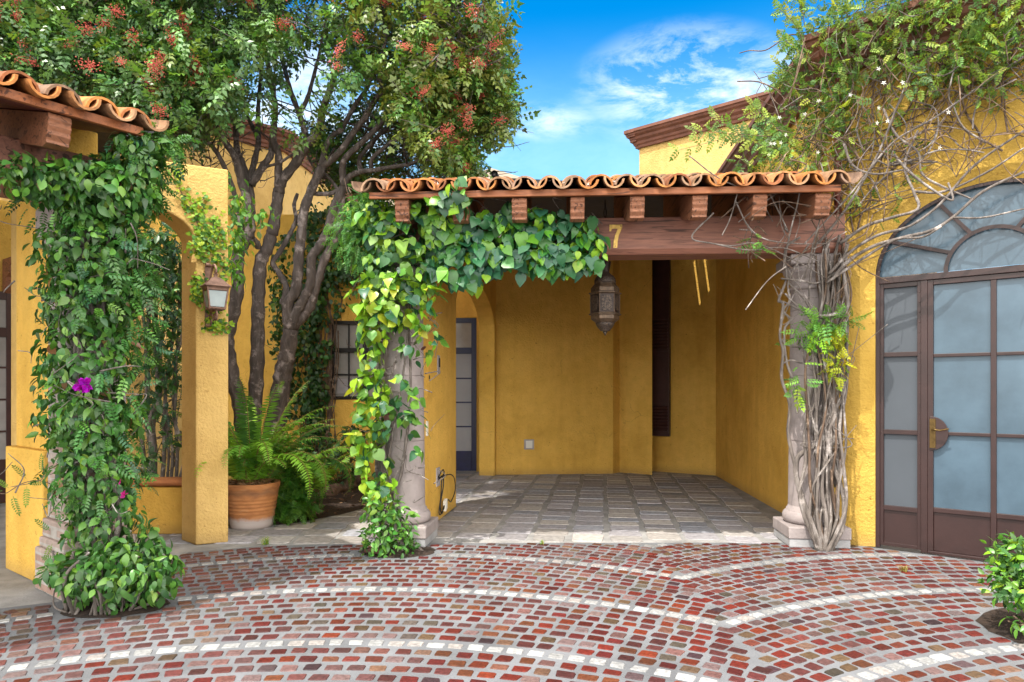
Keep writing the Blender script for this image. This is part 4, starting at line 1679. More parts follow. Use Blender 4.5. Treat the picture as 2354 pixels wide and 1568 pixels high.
m.build('shoulder', M['lantern_rim'], hl)
m = MB()
m.lathe(base_l, prf([(250, 1000), (250, 690)]), 6, R(0))
cage_ = m.build('cage', M['lantern'], hl)
for k in range(6):
    a = R(30 + 60 * k)
    nrm = Vector((math.cos(a), math.sin(a), 0)); tan = Vector((-math.sin(a), math.cos(a), 0))
    ap2 = 250 * K * math.cos(R(30))
    m = MB()
    c = Vector((hl0.x, hl0.y, (zz(1000) + zz(690)) / 2)) + nrm * (ap2 + 0.002)
    pl = []
    for q in range(20):
        t = 2 * math.pi * q / 20
        cx_, cz_ = math.cos(t), math.sin(t)
        sx2 = math.copysign(abs(cx_) ** 0.6, cx_) * 88 * K
        sz2 = math.copysign(abs(cz_) ** 0.6, cz_) * 135 * K
        pl.append(c + tan * sx2 + Vector((0, 0, sz2)))
    m.prism(pl, nrm * 0.006)
    m.build('panel', M['pierced'], cage_)
m = MB()
for k in range(6):
    a = R(60 * k)
    p = Vector((hl0.x + 251 * K * math.cos(a), hl0.y + 251 * K * math.sin(a), 0))
    m = MB()
    m.tube([p + Vector((0, 0, zz(1000))), p + Vector((0, 0, zz(690)))], 0.005, 6)
    m.build('rib', M['lantern_rim'], cage_)
m = MB()
m.lathe(base_l, prf([(185, 495), (188, 455), (175, 405), (140, 360), (110, 342), (75, 305), (72, 290)]), 24)
m.build('upper_dome', M['pierced'], hl, smooth=True)
m = MB()
vs, fs = [], []
ns = 24
for k in range(ns):
    a = 2 * math.pi * k / ns
    r = 102 * K
    vs.append((hl0.x + 70 * K * math.cos(a), hl0.y + 70 * K * math.sin(a), zz(290)))
    vs.append((hl0.x + r * math.cos(a), hl0.y + r * math.sin(a), zz(100 if k % 2 else 128)))
for k in range(ns):
    k2 = (k + 1) % ns
    fs.append((2 * k, 2 * k2, 2 * k2 + 1, 2 * k + 1))
m.add(vs, fs)
m.build('crown', M['lantern'], hl)
m = MB()
for i in range(9):
    z = zz(290) + 0.03 + i * 0.078
    ring = [(hl0.x + (0.012 if i % 2 else 0) * math.cos(t) + 0, hl0.y + (0 if i % 2 else 0.012) * math.cos(t), z + 0.045 * math.sin(t)) for t in [2 * math.pi * k / 12 for k in range(13)]]
    m.tube(ring, 0.004, 5, cap=False)
m.build('chain', M['lantern'], hl)

# ------------------------------------------------------------------ brass house number 7 on the beam
bf = O_m + B_m * 0.206
num = lambda px, py: None
YN = 6.38 - 0.206
aN = (P(1415, 543, 6.19).x - bf.x)


def npt(dx, dz):
    return bf + A_m * (aN + dx) + Vector((0, 0, 2.80 + dz))


m = MB()
out7 = [(-0.056, 0.105), (-0.058, 0.045), (-0.042, 0.045), (-0.036, 0.068), (0.018, 0.068), (-0.006, 0.01), (-0.019, -0.045), (-0.023, -0.105), (0.013, -0.105), (0.017, -0.05), (0.028, 0.005), (0.058, 0.075), (0.058, 0.105)]
m.prism([npt(x, z) for x, z in out7], B_m * 0.007)
n7 = m.build('house_number', M['brass_bright'], bevel=0.0015, base=tuple(npt(0, 0)))
tag(n7, 'brass numeral 7 fixed to the red brown beam beside the ivy', 'house number')
m = MB()
for dx, dz in ((-0.004, -0.09), (0.045, 0.09)):
    p = npt(dx, dz)
    m.tube([p + B_m * 0.006, p + B_m * 0.010], 0.005, 8)
LOC[n7.name] = Vector(npt(0, 0))
m.build('screw', M['iron'], n7)

# ------------------------------------------------------------------ small fittings on the walls
def wall_box(m, c, tx, nrm, hw, hz, t, mi=0):
    m.obox(Vector(c) + Vector(nrm) * (t / 2), Vector(tx) * hw, Vector(nrm) * (t / 2), Vector((0, 0, hz)), mi)


# outlet in the back wall
oc = P(1216, 1021, 11.56); oc.y = 11.45 + (oc.x + 0.30) / 2.02 * 0.17
bt = Vector((0.9965, 0.084, 0)); bn = Vector((0.084, -0.9965, 0))
t_ = thing('wall_outlet', 'grey square outlet box low on the carport back wall, cover chipped', 'outlet', tuple(oc))
m = MB()
wall_box(m, oc, bt, bn, 0.085, 0.085, 0.012)
m.build('cover', M['grey_plastic'], t_, bevel=0.004)
m = MB()
wall_box(m, oc + bn * 0.012, bt, bn, 0.055, 0.062, 0.008)
m.build('flap', M['white_plastic'], t_, bevel=0.003)
# fittings on the pier behind the left column
sn = Vector((0.9917, -0.1289, 0)); stg = Vector((0.1289, 0.9917, 0))


def on_side(px, py):
    # intersect pixel ray with the inner face of the side wall
    dx = (px - CX) / FPX
    y = (-0.27 - 0.13 * 11.45) / (dx - 0.13)
    return Vector((xin(y), y, EYE + (HY - py) / FPX * y))


c = on_side(990, 868)
t_ = thing('meter_box', 'yellow painted flush panel door in the pier behind the ivy column', 'panel', tuple(c))
m = MB(); wall_box(m, c, stg, sn, 0.19, 0.21, 0.006)
m.build('frame', M['stucco'], t_, bevel=0.002)
m = MB(); wall_box(m, c + sn * 0.006, stg, sn, 0.15, 0.165, 0.006)
o = m.build('panel_door', M['stucco'], t_, bevel=0.002)
m = MB(); wall_box(m, c + sn * 0.012 + stg * -0.11, stg, sn, 0.012, 0.02, 0.005)
m.build('latch', M['rubber'], o)
c = on_side(1007, 838)
t_ = thing('intercom', 'narrow grey metal intercom plate on the pier above the panel door', 'intercom', tuple(c))
m = MB(); wall_box(m, c, stg, sn, 0.05, 0.10, 0.012)
m.build('plate', M['grey_plastic'], t_, bevel=0.003)
m = MB(); wall_box(m, c + sn * 0.012 + Vector((0, 0, 0.02)), stg, sn, 0.022, 0.05, 0.008)
m.build('handset', M['rubber'], t_, bevel=0.002)
c = on_side(980, 985)
m = MB(); wall_box(m, c, stg, sn, 0.03, 0.075, 0.015)
tag(m.build('wall_switch', M['white_plastic'], bevel=0.004, base=tuple(c)), 'small white switch on the pier edge close to the stone column', 'switch')
c = on_side(1006, 1096)
t_ = thing('cable_box', 'open grey electrical box low on the pier with cables coming out', 'outlet', tuple(c))
m = MB()
for s in (-1, 1):
    wall_box(m, c + stg * (0.065 * s), stg, sn, 0.008, 0.10, 0.010)
    wall_box(m, c + Vector((0, 0, 0.092 * s)), stg, sn, 0.058, 0.008, 0.010)
wall_box(m, c, stg, sn, 0.058, 0.086, 0.003)
m.build('box', M['grey_plastic'], t_)
# cable hanging out of it with a socket on its end
m = MB()
cb = [(0.0, 0.0, 0.01), (0.05, 0.07, 0.045), (0.09, 0.03, 0.05), (0.03, -0.03, 0.04), (0.02, -0.22, 0.03), (-0.06, -0.36, 0.03), (-0.04, -0.40, 0.04), (0.10, -0.36, 0.045), (0.15, -0.33, 0.04)]
m.tube([Vector(p) for p in spline([tuple(c + stg * a + Vector((0, 0, z)) + sn * b) for a, z, b in cb], 6)], 0.007, 6)
cb = [(0.0, -0.03, 0.01), (0.07, 0.0, 0.04), (0.06, -0.1, 0.05), (-0.02, -0.30, 0.035), (0.02, -0.40, 0.04), (0.12, -0.33, 0.045)]
m.tube([Vector(p) for p in spline([tuple(c + stg * a + Vector((0, 0, z)) + sn * b) for a, z, b in cb], 6)], 0.007, 6)
cb = [(0.0, -0.01, 0.01), (0.12, 0.0, 0.05), (0.38, -0.02, 0.06), (0.62, -0.10, 0.05), (0.66, -0.24, 0.05), (0.46, -0.34, 0.045), (0.34, -0.30, 0.04), (0.20, -0.33, 0.04)]
m.tube([Vector(p) for p in spline([tuple(c + stg * a + Vector((0, 0, z)) + sn * b) for a, z, b in cb], 6)], 0.0065, 6)
cable = m.build('cable', M['cable'], smooth=True, base=tuple(c))
tag(cable, 'black cable looping from the open box on the pier, socket at its end', 'cable')
m = MB()
m.obox(c + stg * 0.17 + sn * 0.045 + Vector((0, 0, -0.33)), stg * 0.035 + Vector((0, 0, 0.012)), sn * 0.018, Vector((0, 0, 0.055)))
LOC[cable.name] = Vector(c)
m.build('socket', M['white_plastic'], cable, bevel=0.004)

# ------------------------------------------------------------------ terracotta pot
pc = Vector((-2.70, 7.08, 0))
pot = thing('plant_pot', 'large ribbed terracotta pot with white salt band round its foot, behind the pier', 'pot', tuple(pc))
m = MB()
pr = [(0.205, 0.0), (0.215, 0.03)]
for k in range(40):
    z = 0.04 + 0.36 * k / 39
    pr.append((0.218 + 0.052 * (k / 39) + 0.0035 * math.sin(k * 1.55) * (1 if 12 < k < 30 else 0.15), z))
pr += [(0.274, 0.405), (0.280, 0.425), (0.284, 0.452), (0.279, 0.465), (0.262, 0.463), (0.255, 0.44), (0.25, 0.41), (0.0, 0.405)]
m.lathe((pc.x, pc.y, 0), pr, 48)


def mat_pot():
    mm, t, b, o = new_mat('salt stained terracotta')
    n = pos_noise(t, 6.0, 6.0, 0.6, (1, 1, 3.0))
    col = ramp(t, n, [(0.3, (0.26, 0.10, 0.035)), (0.55, (0.44, 0.18, 0.06)), (0.75, (0.42, 0.22, 0.11))])
    g = N(t, 'ShaderNodeNewGeometry'); s = N(t, 'ShaderNodeSeparateXYZ')
    L(t, g.outputs['Position'], s.inputs[0])
    ad = N(t, 'ShaderNodeMath', operation='MULTIPLY_ADD')
    L(t, pos_noise(t, 5.0, 4.0, 0.6), ad.inputs[0])
    ad.inputs[1].default_value = -0.16
    L(t, s.outputs['Z'], ad.inputs[2])
    f = ramp(t, ad.outputs[0], [(0.0, g3(0.9)), (0.045, g3(0.0))])
    col = mixc(t, 'MIX', f, col, (0.42, 0.38, 0.37))
    # dark damp stain at the shoulder
    f2 = ramp(t, ad.outputs[0], [(0.24, g3(0)), (0.28, g3(0.65)), (0.30, g3(0.5)), (0.33, g3(0))])
    col = mixc(t, 'MIX', f2, col, (0.16, 0.075, 0.04))
    L(t, col, b.inputs['Base Color'])
    b.inputs['Roughness'].default_value = 0.85
    bump(t, b, n, 0.2, 0.01)
    return mm


M['pot'] = mat_pot()
m.build('pot_body', M['pot'], pot, smooth=True)
m = MB()
m.lathe((pc.x, pc.y, 0), [(0.252, 0.425), (0.15, 0.445), (0.001, 0.45)], 24)
m.build('soil', M['soil'], pot)

# small box low on the right hand wall of the carport
c = Vector((3.262, 9.56, 0.517))
m = MB()
wall_box(m, c, Vector((0.077, 0.997, 0)), Vector((-0.997, 0.077, 0)), 0.035, 0.06, 0.014)
tag(m.build('wall_outlet', M['grey_plastic'], bevel=0.003, base=tuple(c)), 'tiny outlet plate low on the plain right wall inside the carport', 'outlet')

# stones edging the bed
for i, (px, py, s, lab) in enumerate([(727, 1148, 0.085, 'small tan stone at the near end of the bed edging'), (752, 1140, 0.10, 'flat brown stone in the middle of the bed edging'), (775, 1132, 0.12, 'long pale stone along the bed edging'), (800, 1122, 0.12, 'rounded brown stone toward the ivy column in the bed edging'), (814, 1108, 0.13, 'tall grey stone at the far end of the bed edging')]):
    c = G(px, py)
    b = bmesh.new()
    bmesh.ops.create_icosphere(b, subdivisions=3, radius=1.0)
    ph = [random.uniform(0, 6) for _ in range(4)]
    for v in b.verts:
        d = v.co.copy()
        f = 1 + 0.16 * math.sin(3 * d.x + ph[0]) + 0.14 * math.sin(4 * d.y + ph[1]) + 0.1 * math.sin(5 * d.z + ph[2] + 3 * d.x)
        v.co = Vector((d.x * s * 1.5 * f, d.y * s * 0.9 * f, max(-0.4, d.z) * s * (0.75 if i < 4 else 1.3) * f))
        v.co = Matrix.Rotation(0.6 + i * 0.3, 3, 'Z') @ v.co
        v.co += c + Vector((0, 0, 0.4 * s * 0.7))
    me = bpy.data.meshes.new('stone')
    b.to_mesh(me); b.free()
    tag(link('stone', me, M['rock'], None, True, 0, tuple(c)), lab, 'stone', 'stones edging the garden bed')
for px, py, s, lab in [(862, 1276, 0.058, 'reddish rock lying in the soil pit under the ivy column')]:
    c = G(px, py)
    b = bmesh.new()
    bmesh.ops.create_icosphere(b, subdivisions=3, radius=1.0)
    for v in b.verts:
        d = v.co.copy()
        f = 1 + 0.15 * math.sin(4 * d.x) + 0.12 * math.sin(5 * d.y + 1)
        v.co = Vector((d.x * s * 1.4 * f, d.y * s * 0.9 * f, max(-0.3, d.z) * s * 0.7 * f)) + c + Vector((0, 0, 0.035))
    me = bpy.data.meshes.new('rock')
    b.to_mesh(me); b.free()
    tag(link('rock', me, M['rock_red'], None, True, 0, tuple(c)), lab, 'rock')

# ================================================================== PLANTS
LEAF = leaf_tpl(0.52)
LEAFW = leaf_tpl(0.72, False, 0.14, 0.25)
HEART = leaf_tpl(0.86, True, 0.12, 0.22)
ROUND = leaf_tpl(0.80, True, 0.10, 0.12)
PIN = pinnate_tpl(4, 0.38, 0.20)
PINT = pinnate_tpl(3, 0.44, 0.23, 0.3)
PIN5 = pinnate_tpl(5, 0.30, 0.13, 0.3)
FINE = pinnate_tpl(7, 0.22, 0.085, 0.35)

DKG = (0.028, 0.085, 0.022)
MDG = (0.050, 0.145, 0.028)
LTG = (0.100, 0.235, 0.035)
LIME = (0.215, 0.390, 0.022)
YLG = (0.330, 0.400, 0.028)
BLG = (0.026, 0.085, 0.045)
OLV = (0.115, 0.150, 0.028)
BRN = (0.16, 0.085, 0.035)

# ------------------------------------------------------------------ the big pepper tree
tree = thing('tree', 'tall many stemmed tree with dark ridged trunks, feathery crown and red berry clusters', 'tree', (-3.1, 8.6, 0))


def limb(m, pts, r0, r1, Y0, Y1, n=5, sides=8, wob=0.0):
    """pts in photo pixels; depth runs Y0 -> Y1; radii in metres"""
    k = len(pts)
    q = []
    for i, (x, y) in enumerate(pts):
        f = i / (k - 1)
        q.append(tuple(P(x, y, Y0 + (Y1 - Y0) * f + wob * math.sin(i * 1.7))))
    s = spline(q, n)
    N_ = len(s)
    rad = [(r0 + (r1 - r0) * (i / (N_ - 1)) ** 0.85) * (1 + 0.09 * math.sin(i * 1.9 + r0 * 300) + random.uniform(-0.05, 0.05)) for i in range(N_)]
    m.tube([Vector(p) for p in s], rad, sides)
    return s


def pw(px, Y=8.6):      # pixel width -> radius
    return px / 2 / FPX * Y


skel = []
LIMBS = [
    # A: left trunk and its limbs
    ([(560, 1000), (552, 930), (535, 873), (525, 816), (523, 773), (537, 716), (547, 658), (546, 601), (552, 573), (572, 544)], 36, 26, 8.5, 8.45),
    ([(572, 544), (576, 514), (568, 462), (553, 410), (542, 366), (519, 329), (500, 300), (470, 250), (440, 180)], 24, 9, 8.45, 8.1),
    ([(576, 514), (576, 449), (560, 384), (545, 345), (542, 293), (534, 254), (508, 228), (480, 150)], 20, 8, 8.5, 8.9),
    ([(572, 470), (576, 412), (586, 366), (594, 324), (581, 293), (568, 262), (552, 200), (540, 120)], 17, 7, 8.5, 9.0),
    ([(594, 330), (593, 280), (594, 241), (600, 170), (610, 80)], 13, 7, 8.8, 9.1),
    ([(578, 425), (602, 387), (623, 355), (626, 325), (631, 290)], 19, 13, 8.5, 8.6),
    ([(556, 560), (552, 500), (545, 470), (532, 423), (516, 384), (495, 345), (470, 320), (430, 290), (380, 240), (320, 180)], 15, 6, 8.5, 7.9),
    ([(592, 570), (592, 558), (566, 532), (537, 493), (520, 470)], 14, 8, 8.6, 8.4),
    # B: straight middle trunk
    ([(582, 1000), (588, 900), (592, 816), (593, 730), (595, 658), (600, 601), (615, 570), (626, 532)], 34, 27, 8.7, 8.65),
    ([(626, 540), (634, 488), (641, 436)], 27, 25, 8.65, 8.6),
    ([(641, 440), (640, 397), (640, 355), (628, 319), (631, 280), (633, 241), (623, 189), (610, 110), (590, 20)], 20, 8, 8.6, 8.2),
    ([(641, 440), (651, 412), (683, 371), (706, 332), (732, 306), (742, 254), (760, 202), (773, 163), (800, 80), (820, 0)], 25, 9, 8.6, 8.1),
    ([(706, 332), (698, 293), (688, 262), (670, 215), (659, 176), (645, 110), (650, 20)], 16, 8, 8.45, 8.8),
    ([(688, 262), (706, 228), (716, 194), (735, 120), (750, 40)], 12, 6, 8.6, 8.9),
    # C: right trunk and its fans
    ([(628, 1000), (646, 890), (652, 850), (660, 816), (668, 758)], 46, 36, 8.8, 8.7),
    ([(666, 762), (661, 701), (678, 673), (684, 638), (687, 587), (692, 546), (698, 488), (716, 436), (740, 384)], 27, 20, 8.7, 8.5),
    ([(740, 384), (763, 366), (787, 342), (815, 301), (841, 267), (867, 223), (883, 207), (873, 185), (876, 150), (890, 60)], 17, 8, 8.5, 8.0),
    ([(738, 390), (748, 340), (766, 311), (784, 298), (805, 262), (820, 236), (844, 202), (857, 163), (880, 80), (890, 10)], 14, 7, 8.5, 8.3),
    ([(668, 758), (683, 716), (706, 673), (715, 644), (716, 593), (732, 570), (746, 545), (757, 514), (768, 475), (792, 423)], 25, 18, 8.7, 8.6),
    ([(792, 423), (805, 405), (831, 394), (854, 392), (898, 384), (945, 376), (1000, 352), (1060, 345)], 15, 6, 8.6, 8.2),
    ([(790, 428), (787, 384), (797, 360), (833, 327), (867, 293), (898, 259), (950, 215), (1010, 150), (1060, 90)], 17, 8, 8.6, 8.0),
    ([(828, 394), (826, 366), (841, 345), (873, 308), (912, 285), (950, 268), (1010, 240), (1060, 225)], 11, 6, 8.6, 8.9),
    ([(854, 392), (855, 366), (883, 340), (924, 308), (990, 285), (1050, 290)], 11, 6, 8.55, 8.3),
    ([(666, 762), (706, 716), (718, 690), (727, 658), (746, 596), (775, 538), (781, 501), (786, 449), (790, 425)], 24, 15, 8.75, 8.65),
    ([(650, 700), (658, 661), (641, 627), (627, 604), (642, 581), (662, 547), (675, 520), (681, 501), (676, 472), (684, 445)], 16, 8, 8.7, 8.8),
    ([(718, 445), (745, 446), (763, 444), (783, 433)], 11, 9, 8.6, 8.6),
    ([(784, 449), (766, 420), (744, 395), (748, 375), (770, 340)], 9, 5, 8.7, 8.8),
    ([(600, 386), (640, 375), (665, 360), (690, 345), (700, 327), (690, 330)], 7, 4, 8.5, 8.45),
    ([(740, 254), (790, 280), (830, 290), (880, 300), (960, 300), (1020, 330)], 7, 4, 8.7, 9.2),
    ([(700, 340), (712, 370), (730, 400), (735, 420)], 5, 3, 8.7, 9.0),
    ([(1010, 150), (1060, 120), (1110, 110), (1150, 120)], 8, 3, 8.0, 7.7),
    ([(440, 180), (350, 120), (250, 90), (120, 70), (20, 60)], 9, 4, 8.1, 7.8),
    ([(320, 180), (230, 180), (120, 170), (40, 150)], 6, 3, 7.9, 7.7),
    ([(540, 120), (500, 20), (470, -100), (440, -220)], 8, 4, 9.0, 9.0),
    ([(800, 80), (830, -60), (860, -200)], 9, 4, 8.1, 8.2),
    ([(1060, 90), (1040, -40), (1000, -180)], 8, 4, 8.0, 8.3),
    ([(610, 80), (640, -80), (650, -230)], 8, 4, 9.0, 8.7),
]
m = MB()
for pts, w0, w1, ya, yb in LIMBS:
    s = limb(m, pts, pw(w0), pw(w1), ya, yb, 5, 9)
    for i in range(0, len(s), 3):
        if s[i][2] > 3.6:
            skel.append(s[i])
m.build('trunk', M['bark'], tree, smooth=True, recalc=False)
skel = np.array(skel)

CROWN = [(-160, -330), (250, -420), (700, -420), (1000, -330), (1110, -120), (1140, 0), (1172, 55), (1160, 110), (1168, 170), (1150, 200), (1165, 245), (1148, 318), (1120, 322), (1092, 285), (1072, 330), (1090, 395), (1050, 405), (960, 300), (905, 215), (860, 175), (800, 190), (745, 120), (680, 105), (655, 130), (640, 190), (560, 190), (535, 250), (500, 255), (470, 300), (420, 330), (360, 300), (250, 240), (60, 215), (-160, 250)]
BACK = [(700, 320), (800, 250), (880, 240), (960, 300), (1080, 300), (1085, 395), (960, 430), (850, 470), (760, 430)]


def crown_clumps(poly, n, ya, yb, rmin=0.0):
    xs = [p[0] for p in poly]; ys = [p[1] for p in poly]
    out = []
    while len(out) < n:
        x, y = random.uniform(min(xs), max(xs)), random.uniform(min(ys), max(ys))
        if in_poly(x, y, poly):
            Y = random.uniform(ya, yb)
            if x > 1000:
                Y = 8.4 + (Y - 8.4) * 0.75
            out.append((x, y, Y))
    return out


cl = crown_clumps(CROWN, 900, 7.0, 9.8)
cl += crown_clumps([(880, 190), (1000, 100), (1140, 60), (1160, 300), (1075, 300), (1080, 395), (1030, 390), (950, 300)], 130, 7.6, 9.2)
cl += crown_clumps(BACK, 70, 9.2, 10.4)
cl += crown_clumps([(-100, 0), (330, 0), (470, 60), (480, 250), (420, 320), (330, 290), (200, 245), (-100, 225)], 150, 7.0, 8.6)
cl += [(x, y, 8.0) for x, y in ((640, 255), (705, 300), (1130, 300), (1085, 385), (380, 310), (480, 235), (420, 270), (750, 230), (1075, 398), (1140, 300), (1120, 60))]
PPc, DDc, NNc, SZc, CCc = [], [], [], [], []
mtw = MB()
berry_pts = []
for ci, (x, y, Y) in enumerate(cl):
    c = np.array(P(x, y, Y))
    r = random.uniform(0.17, 0.30)
    n = int(random.uniform(22, 34))
    v = unit(rng.normal(size=(n, 3)))
    rr = rng.uniform(0.25, 1.0, size=(n, 1))
    p = c + v * rr * np.array((r, r, r * 0.8))
    PPc.append(p)
    DDc.append(v * 0.8 + np.array((0, 0, -0.25)) + rng.normal(size=(n, 3)) * 0.5)
    NNc.append(v * 0.5 + np.array((0, -0.25, 0.9)) + rng.normal(size=(n, 3)) * 0.45)
    SZc.append(rng.uniform(0.115, 0.185, size=n))
    if Y > 9.85 and y > 230 or random.random() < 0.22:
        pal = [LTG, (0.12, 0.21, 0.03), OLV, MDG]
    elif x > 850:
        pal = [(0.13, 0.17, 0.032), (0.155, 0.195, 0.034), (0.065, 0.15, 0.035), (0.10, 0.16, 0.034)]
    else:
        pal = [(0.055, 0.135, 0.040), (0.085, 0.18, 0.045), (0.075, 0.155, 0.055), (0.12, 0.24, 0.05)]
    CCc.append(pick_cols(n, pal, [3, 3, 2, 1.4], 0.3))
    # twigs from the nearest limb point to the clump
    d = np.linalg.norm(skel - c, axis=1)
    j = int(np.argmin(d + rng.random(len(skel)) * 0.35))
    a = skel[j]
    mid = (a + c) / 2 + rng.normal(size=3) * 0.10 + np.array((0, 0, 0.06))
    s = spline([a, mid, c], 4)
    mtw.tube([Vector(q) for q in s], [0.011 - 0.008 * i / (len(s) - 1) for i in range(len(s))], 4)
    for _ in range(2):
        e = c + rng.normal(size=3) * r * 0.7
        mtw.tube([Vector(s[-3]), Vector((s[-3] + e) / 2 + rng.normal(size=3) * 0.03), Vector(e)], [0.005, 0.004, 0.002], 3)
    if y > -10 and x > 0 and Y < (7.75 if x < 1000 else 8.3):
        berry_pts.append((c, r))
# bare tangled twigs under the right hand side of the crown
for _ in range(95):
    x, y = random.uniform(860, 1075), random.uniform(250, 425)
    Y = random.uniform(8.2, 10.0)
    a = np.array(P(x, y, Y))
    ang = random.uniform(-0.5, 0.9)
    ln = random.uniform(0.3, 0.9)
    e = a + np.array((math.cos(ang) * ln, random.uniform(-0.3, 0.3), math.sin(ang) * ln * 0.5))
    s = spline([a, (a + e) / 2 + rng.normal(size=3) * 0.08, e], 5)
    mtw.tube([Vector(q) for q in s], [0.008 - 0.005 * i / (len(s) - 1) for i in range(len(s))], 4)
for _ in range(70):
    x, y = random.uniform(440, 620), random.uniform(260, 420)
    Y = random.uniform(8.2, 9.2)
    a = np.array(P(x, y, Y))
    ang = random.uniform(0.2, 2.9)
    ln = random.uniform(0.2, 0.6)
    e = a + np.array((math.cos(ang) * ln, random.uniform(-0.2, 0.2), math.sin(ang) * ln * 0.6))
    s = spline([a, (a + e) / 2 + rng.normal(size=3) * 0.06, e], 5)
    mtw.tube([Vector(q) for q in s], [0.007 - 0.005 * i / (len(s) - 1) for i in range(len(s))], 4)
mtw.build('twigs', M['bark'], tree, smooth=True, recalc=False)
scatter_mesh('crown', PINT, np.vstack(PPc), np.vstack(DDc), np.vstack(NNc), np.concatenate(SZc), np.vstack(CCc), M['leaf_gloss'], tree)
# berry clusters: one mesh, copied (each a part of the tree)
bmesh_list = []
for q in range(3):
    b = bmesh.new()
    for i in range(110):
        v = Vector(rng.normal(size=3)) * 0.030
        v.z *= 1.25
        mt = Matrix.Translation(v)
        bmesh.ops.create_icosphere(b, subdivisions=1, radius=random.uniform(0.0042, 0.0068), matrix=mt)
    me = bpy.data.meshes.new('berry_cluster')
    b.to_mesh(me); b.free()
    me.materials.append(M['berry'])
    bmesh_list.append(me)
random.shuffle(berry_pts)
for c, r in berry_pts[:99]:
    o = bpy.data.objects.new('berry_cluster', random.choice(bmesh_list))
    dv = np.array((random.gauss(0, 0.5), -1.0, random.gauss(0.1, 0.5)))
    dv /= np.linalg.norm(dv)
    o.location = Vector(c + dv * r * 1.25) - LOC[tree.name]
    o.rotation_euler = (random.uniform(0, 6), random.uniform(0, 6), random.uniform(0, 6))
    o.scale = [random.uniform(0.6, 1.2), random.uniform(0.6, 1.2), random.uniform(0.8, 1.6)]
    o.parent = tree
    COL.objects.link(o)


# ------------------------------------------------------------------ vine smothering the left brick column
def vstems(m, starts, rad, n_pts=9):
    for pts in starts:
        s = spline(pts, 6)
        k = len(s)
        m.tube([Vector(q) for q in s], [rad * (1 - 0.5 * i / (k - 1)) * (1 + random.uniform(-0.12, 0.12)) for i in range(k)], 6)


vine = thing('climbing_vine', 'dense glossy green vine covering the left brick column up to the eave, one magenta bloom', 'vine', (-2.7, 4.5, 0))
m = MB()
for k in range(15):
    a = random.uniform(0, 6.28)
    b0 = np.array((-2.63 + 0.16 * math.cos(a), 4.42 + 0.10 * math.sin(a), 0.0))
    pts = [b0]
    x, y = b0[0], b0[1]
    for z in (0.25, 0.6, 1.0, 1.5, 2.0, 2.5, 2.9):
        f = min(1, z / 0.7)
        tx, ty = -2.80 + random.uniform(-0.13, 0.13), 4.64 + random.uniform(-0.07, 0.07)
        pts.append(np.array((b0[0] * (1 - f) + tx * f + random.gauss(0, 0.03), b0[1] * (1 - f) + ty * f, z)))
        if random.random() < 0.16 and z > 0.5:
            break
    vstems(m, [pts], random.uniform(0.010, 0.024))
for k in range(26):
    a = random.uniform(0, 6.28)
    b0 = np.array((-2.63 + 0.2 * math.cos(a), 4.36 + 0.1 * math.sin(a), 0.0))
    e = b0 + np.array((random.uniform(-0.16, 0.22), random.uniform(-0.08, 0.08), random.uniform(0.2, 0.40)))
    vstems(m, [[b0, (b0 + e) / 2 + rng.normal(size=3) * 0.05, e]], random.uniform(0.006, 0.014))
for k in range(70):       # bare twiggy bits showing between the leaves
    c = np.array((-2.84 + random.gauss(0, 0.22), 4.52 + random.gauss(0, 0.12), random.uniform(0.6, 3.0)))
    e = c + rng.normal(size=3) * np.array((0.16, 0.08, 0.14))
    vstems(m, [[c, (c + e) / 2 + rng.normal(size=3) * 0.04, e]], random.uniform(0.003, 0.006))
m.build('stems', M['vine_bark'], vine, smooth=True, recalc=False)


def cpx(px, py, Y, rx, ry, rz_y=None, n=100):
    """ellipsoid given in photo pixels at depth Y"""
    k = Y / FPX
    return (tuple(P(px, py, Y)), (rx * k, (rz_y if rz_y else min(rx, ry) * k * 0.8), ry * k), n)


bl = [
    cpx(262, 1310, 4.35, 140, 52, 0.26, 420), cpx(300, 1275, 4.40, 85, 45, 0.22, 190), cpx(180, 1305, 4.35, 70, 45, 0.2, 120), cpx(350, 1320, 4.38, 55, 55, 0.16, 120), cpx(270, 1385, 4.3, 30, 16, 0.08, 18), cpx(180, 1370, 4.3, 26, 14, 0.08, 14),
    cpx(245, 1200, 4.55, 85, 80, 0.2, 230), cpx(345, 1235, 4.55, 22, 38, 0.08, 26),
    cpx(222, 1085, 4.60, 92, 90, 0.26, 420), cpx(215, 960, 4.60, 102, 95, 0.28, 520), cpx(205, 820, 4.60, 98, 100, 0.27, 500),
    cpx(208, 690, 4.60, 100, 95, 0.27, 480), cpx(215, 560, 4.58, 112, 90, 0.28, 480), cpx(150, 420, 4.40, 120, 55, 0.22, 330), cpx(240, 440, 4.50, 115, 80, 0.25, 460),
    cpx(310, 395, 4.60, 62, 66, 0.2, 230), cpx(50, 400, 4.15, 60, 45, 0.12, 95), cpx(280, 620, 4.75, 50, 120, 0.2, 260), cpx(110, 690, 4.6, 24, 90, 0.1, 40), cpx(105, 560, 4.6, 26, 50, 0.1, 34),
    cpx(108, 920, 4.62, 22, 110, 0.1, 44), cpx(320, 330, 4.55, 60, 30, 0.15, 100),
]
bl = [(c_, r_, int(n_ * 1.2)) for c_, r_, n_ in bl]
p, d, nn_ = blob_leaves(bl, 0.75, 0.55, 0.45, 0.55, (0.6, 1.08))
k = len(p)
sz = rng.uniform(0.040, 0.088, size=k)
cols = pick_cols(k, [DKG, MDG, (0.05, 0.15, 0.025), LTG, (0.13, 0.26, 0.03), BRN], [2.4, 3.6, 2.6, 2.2, 1.1, 0.12], 0.28)
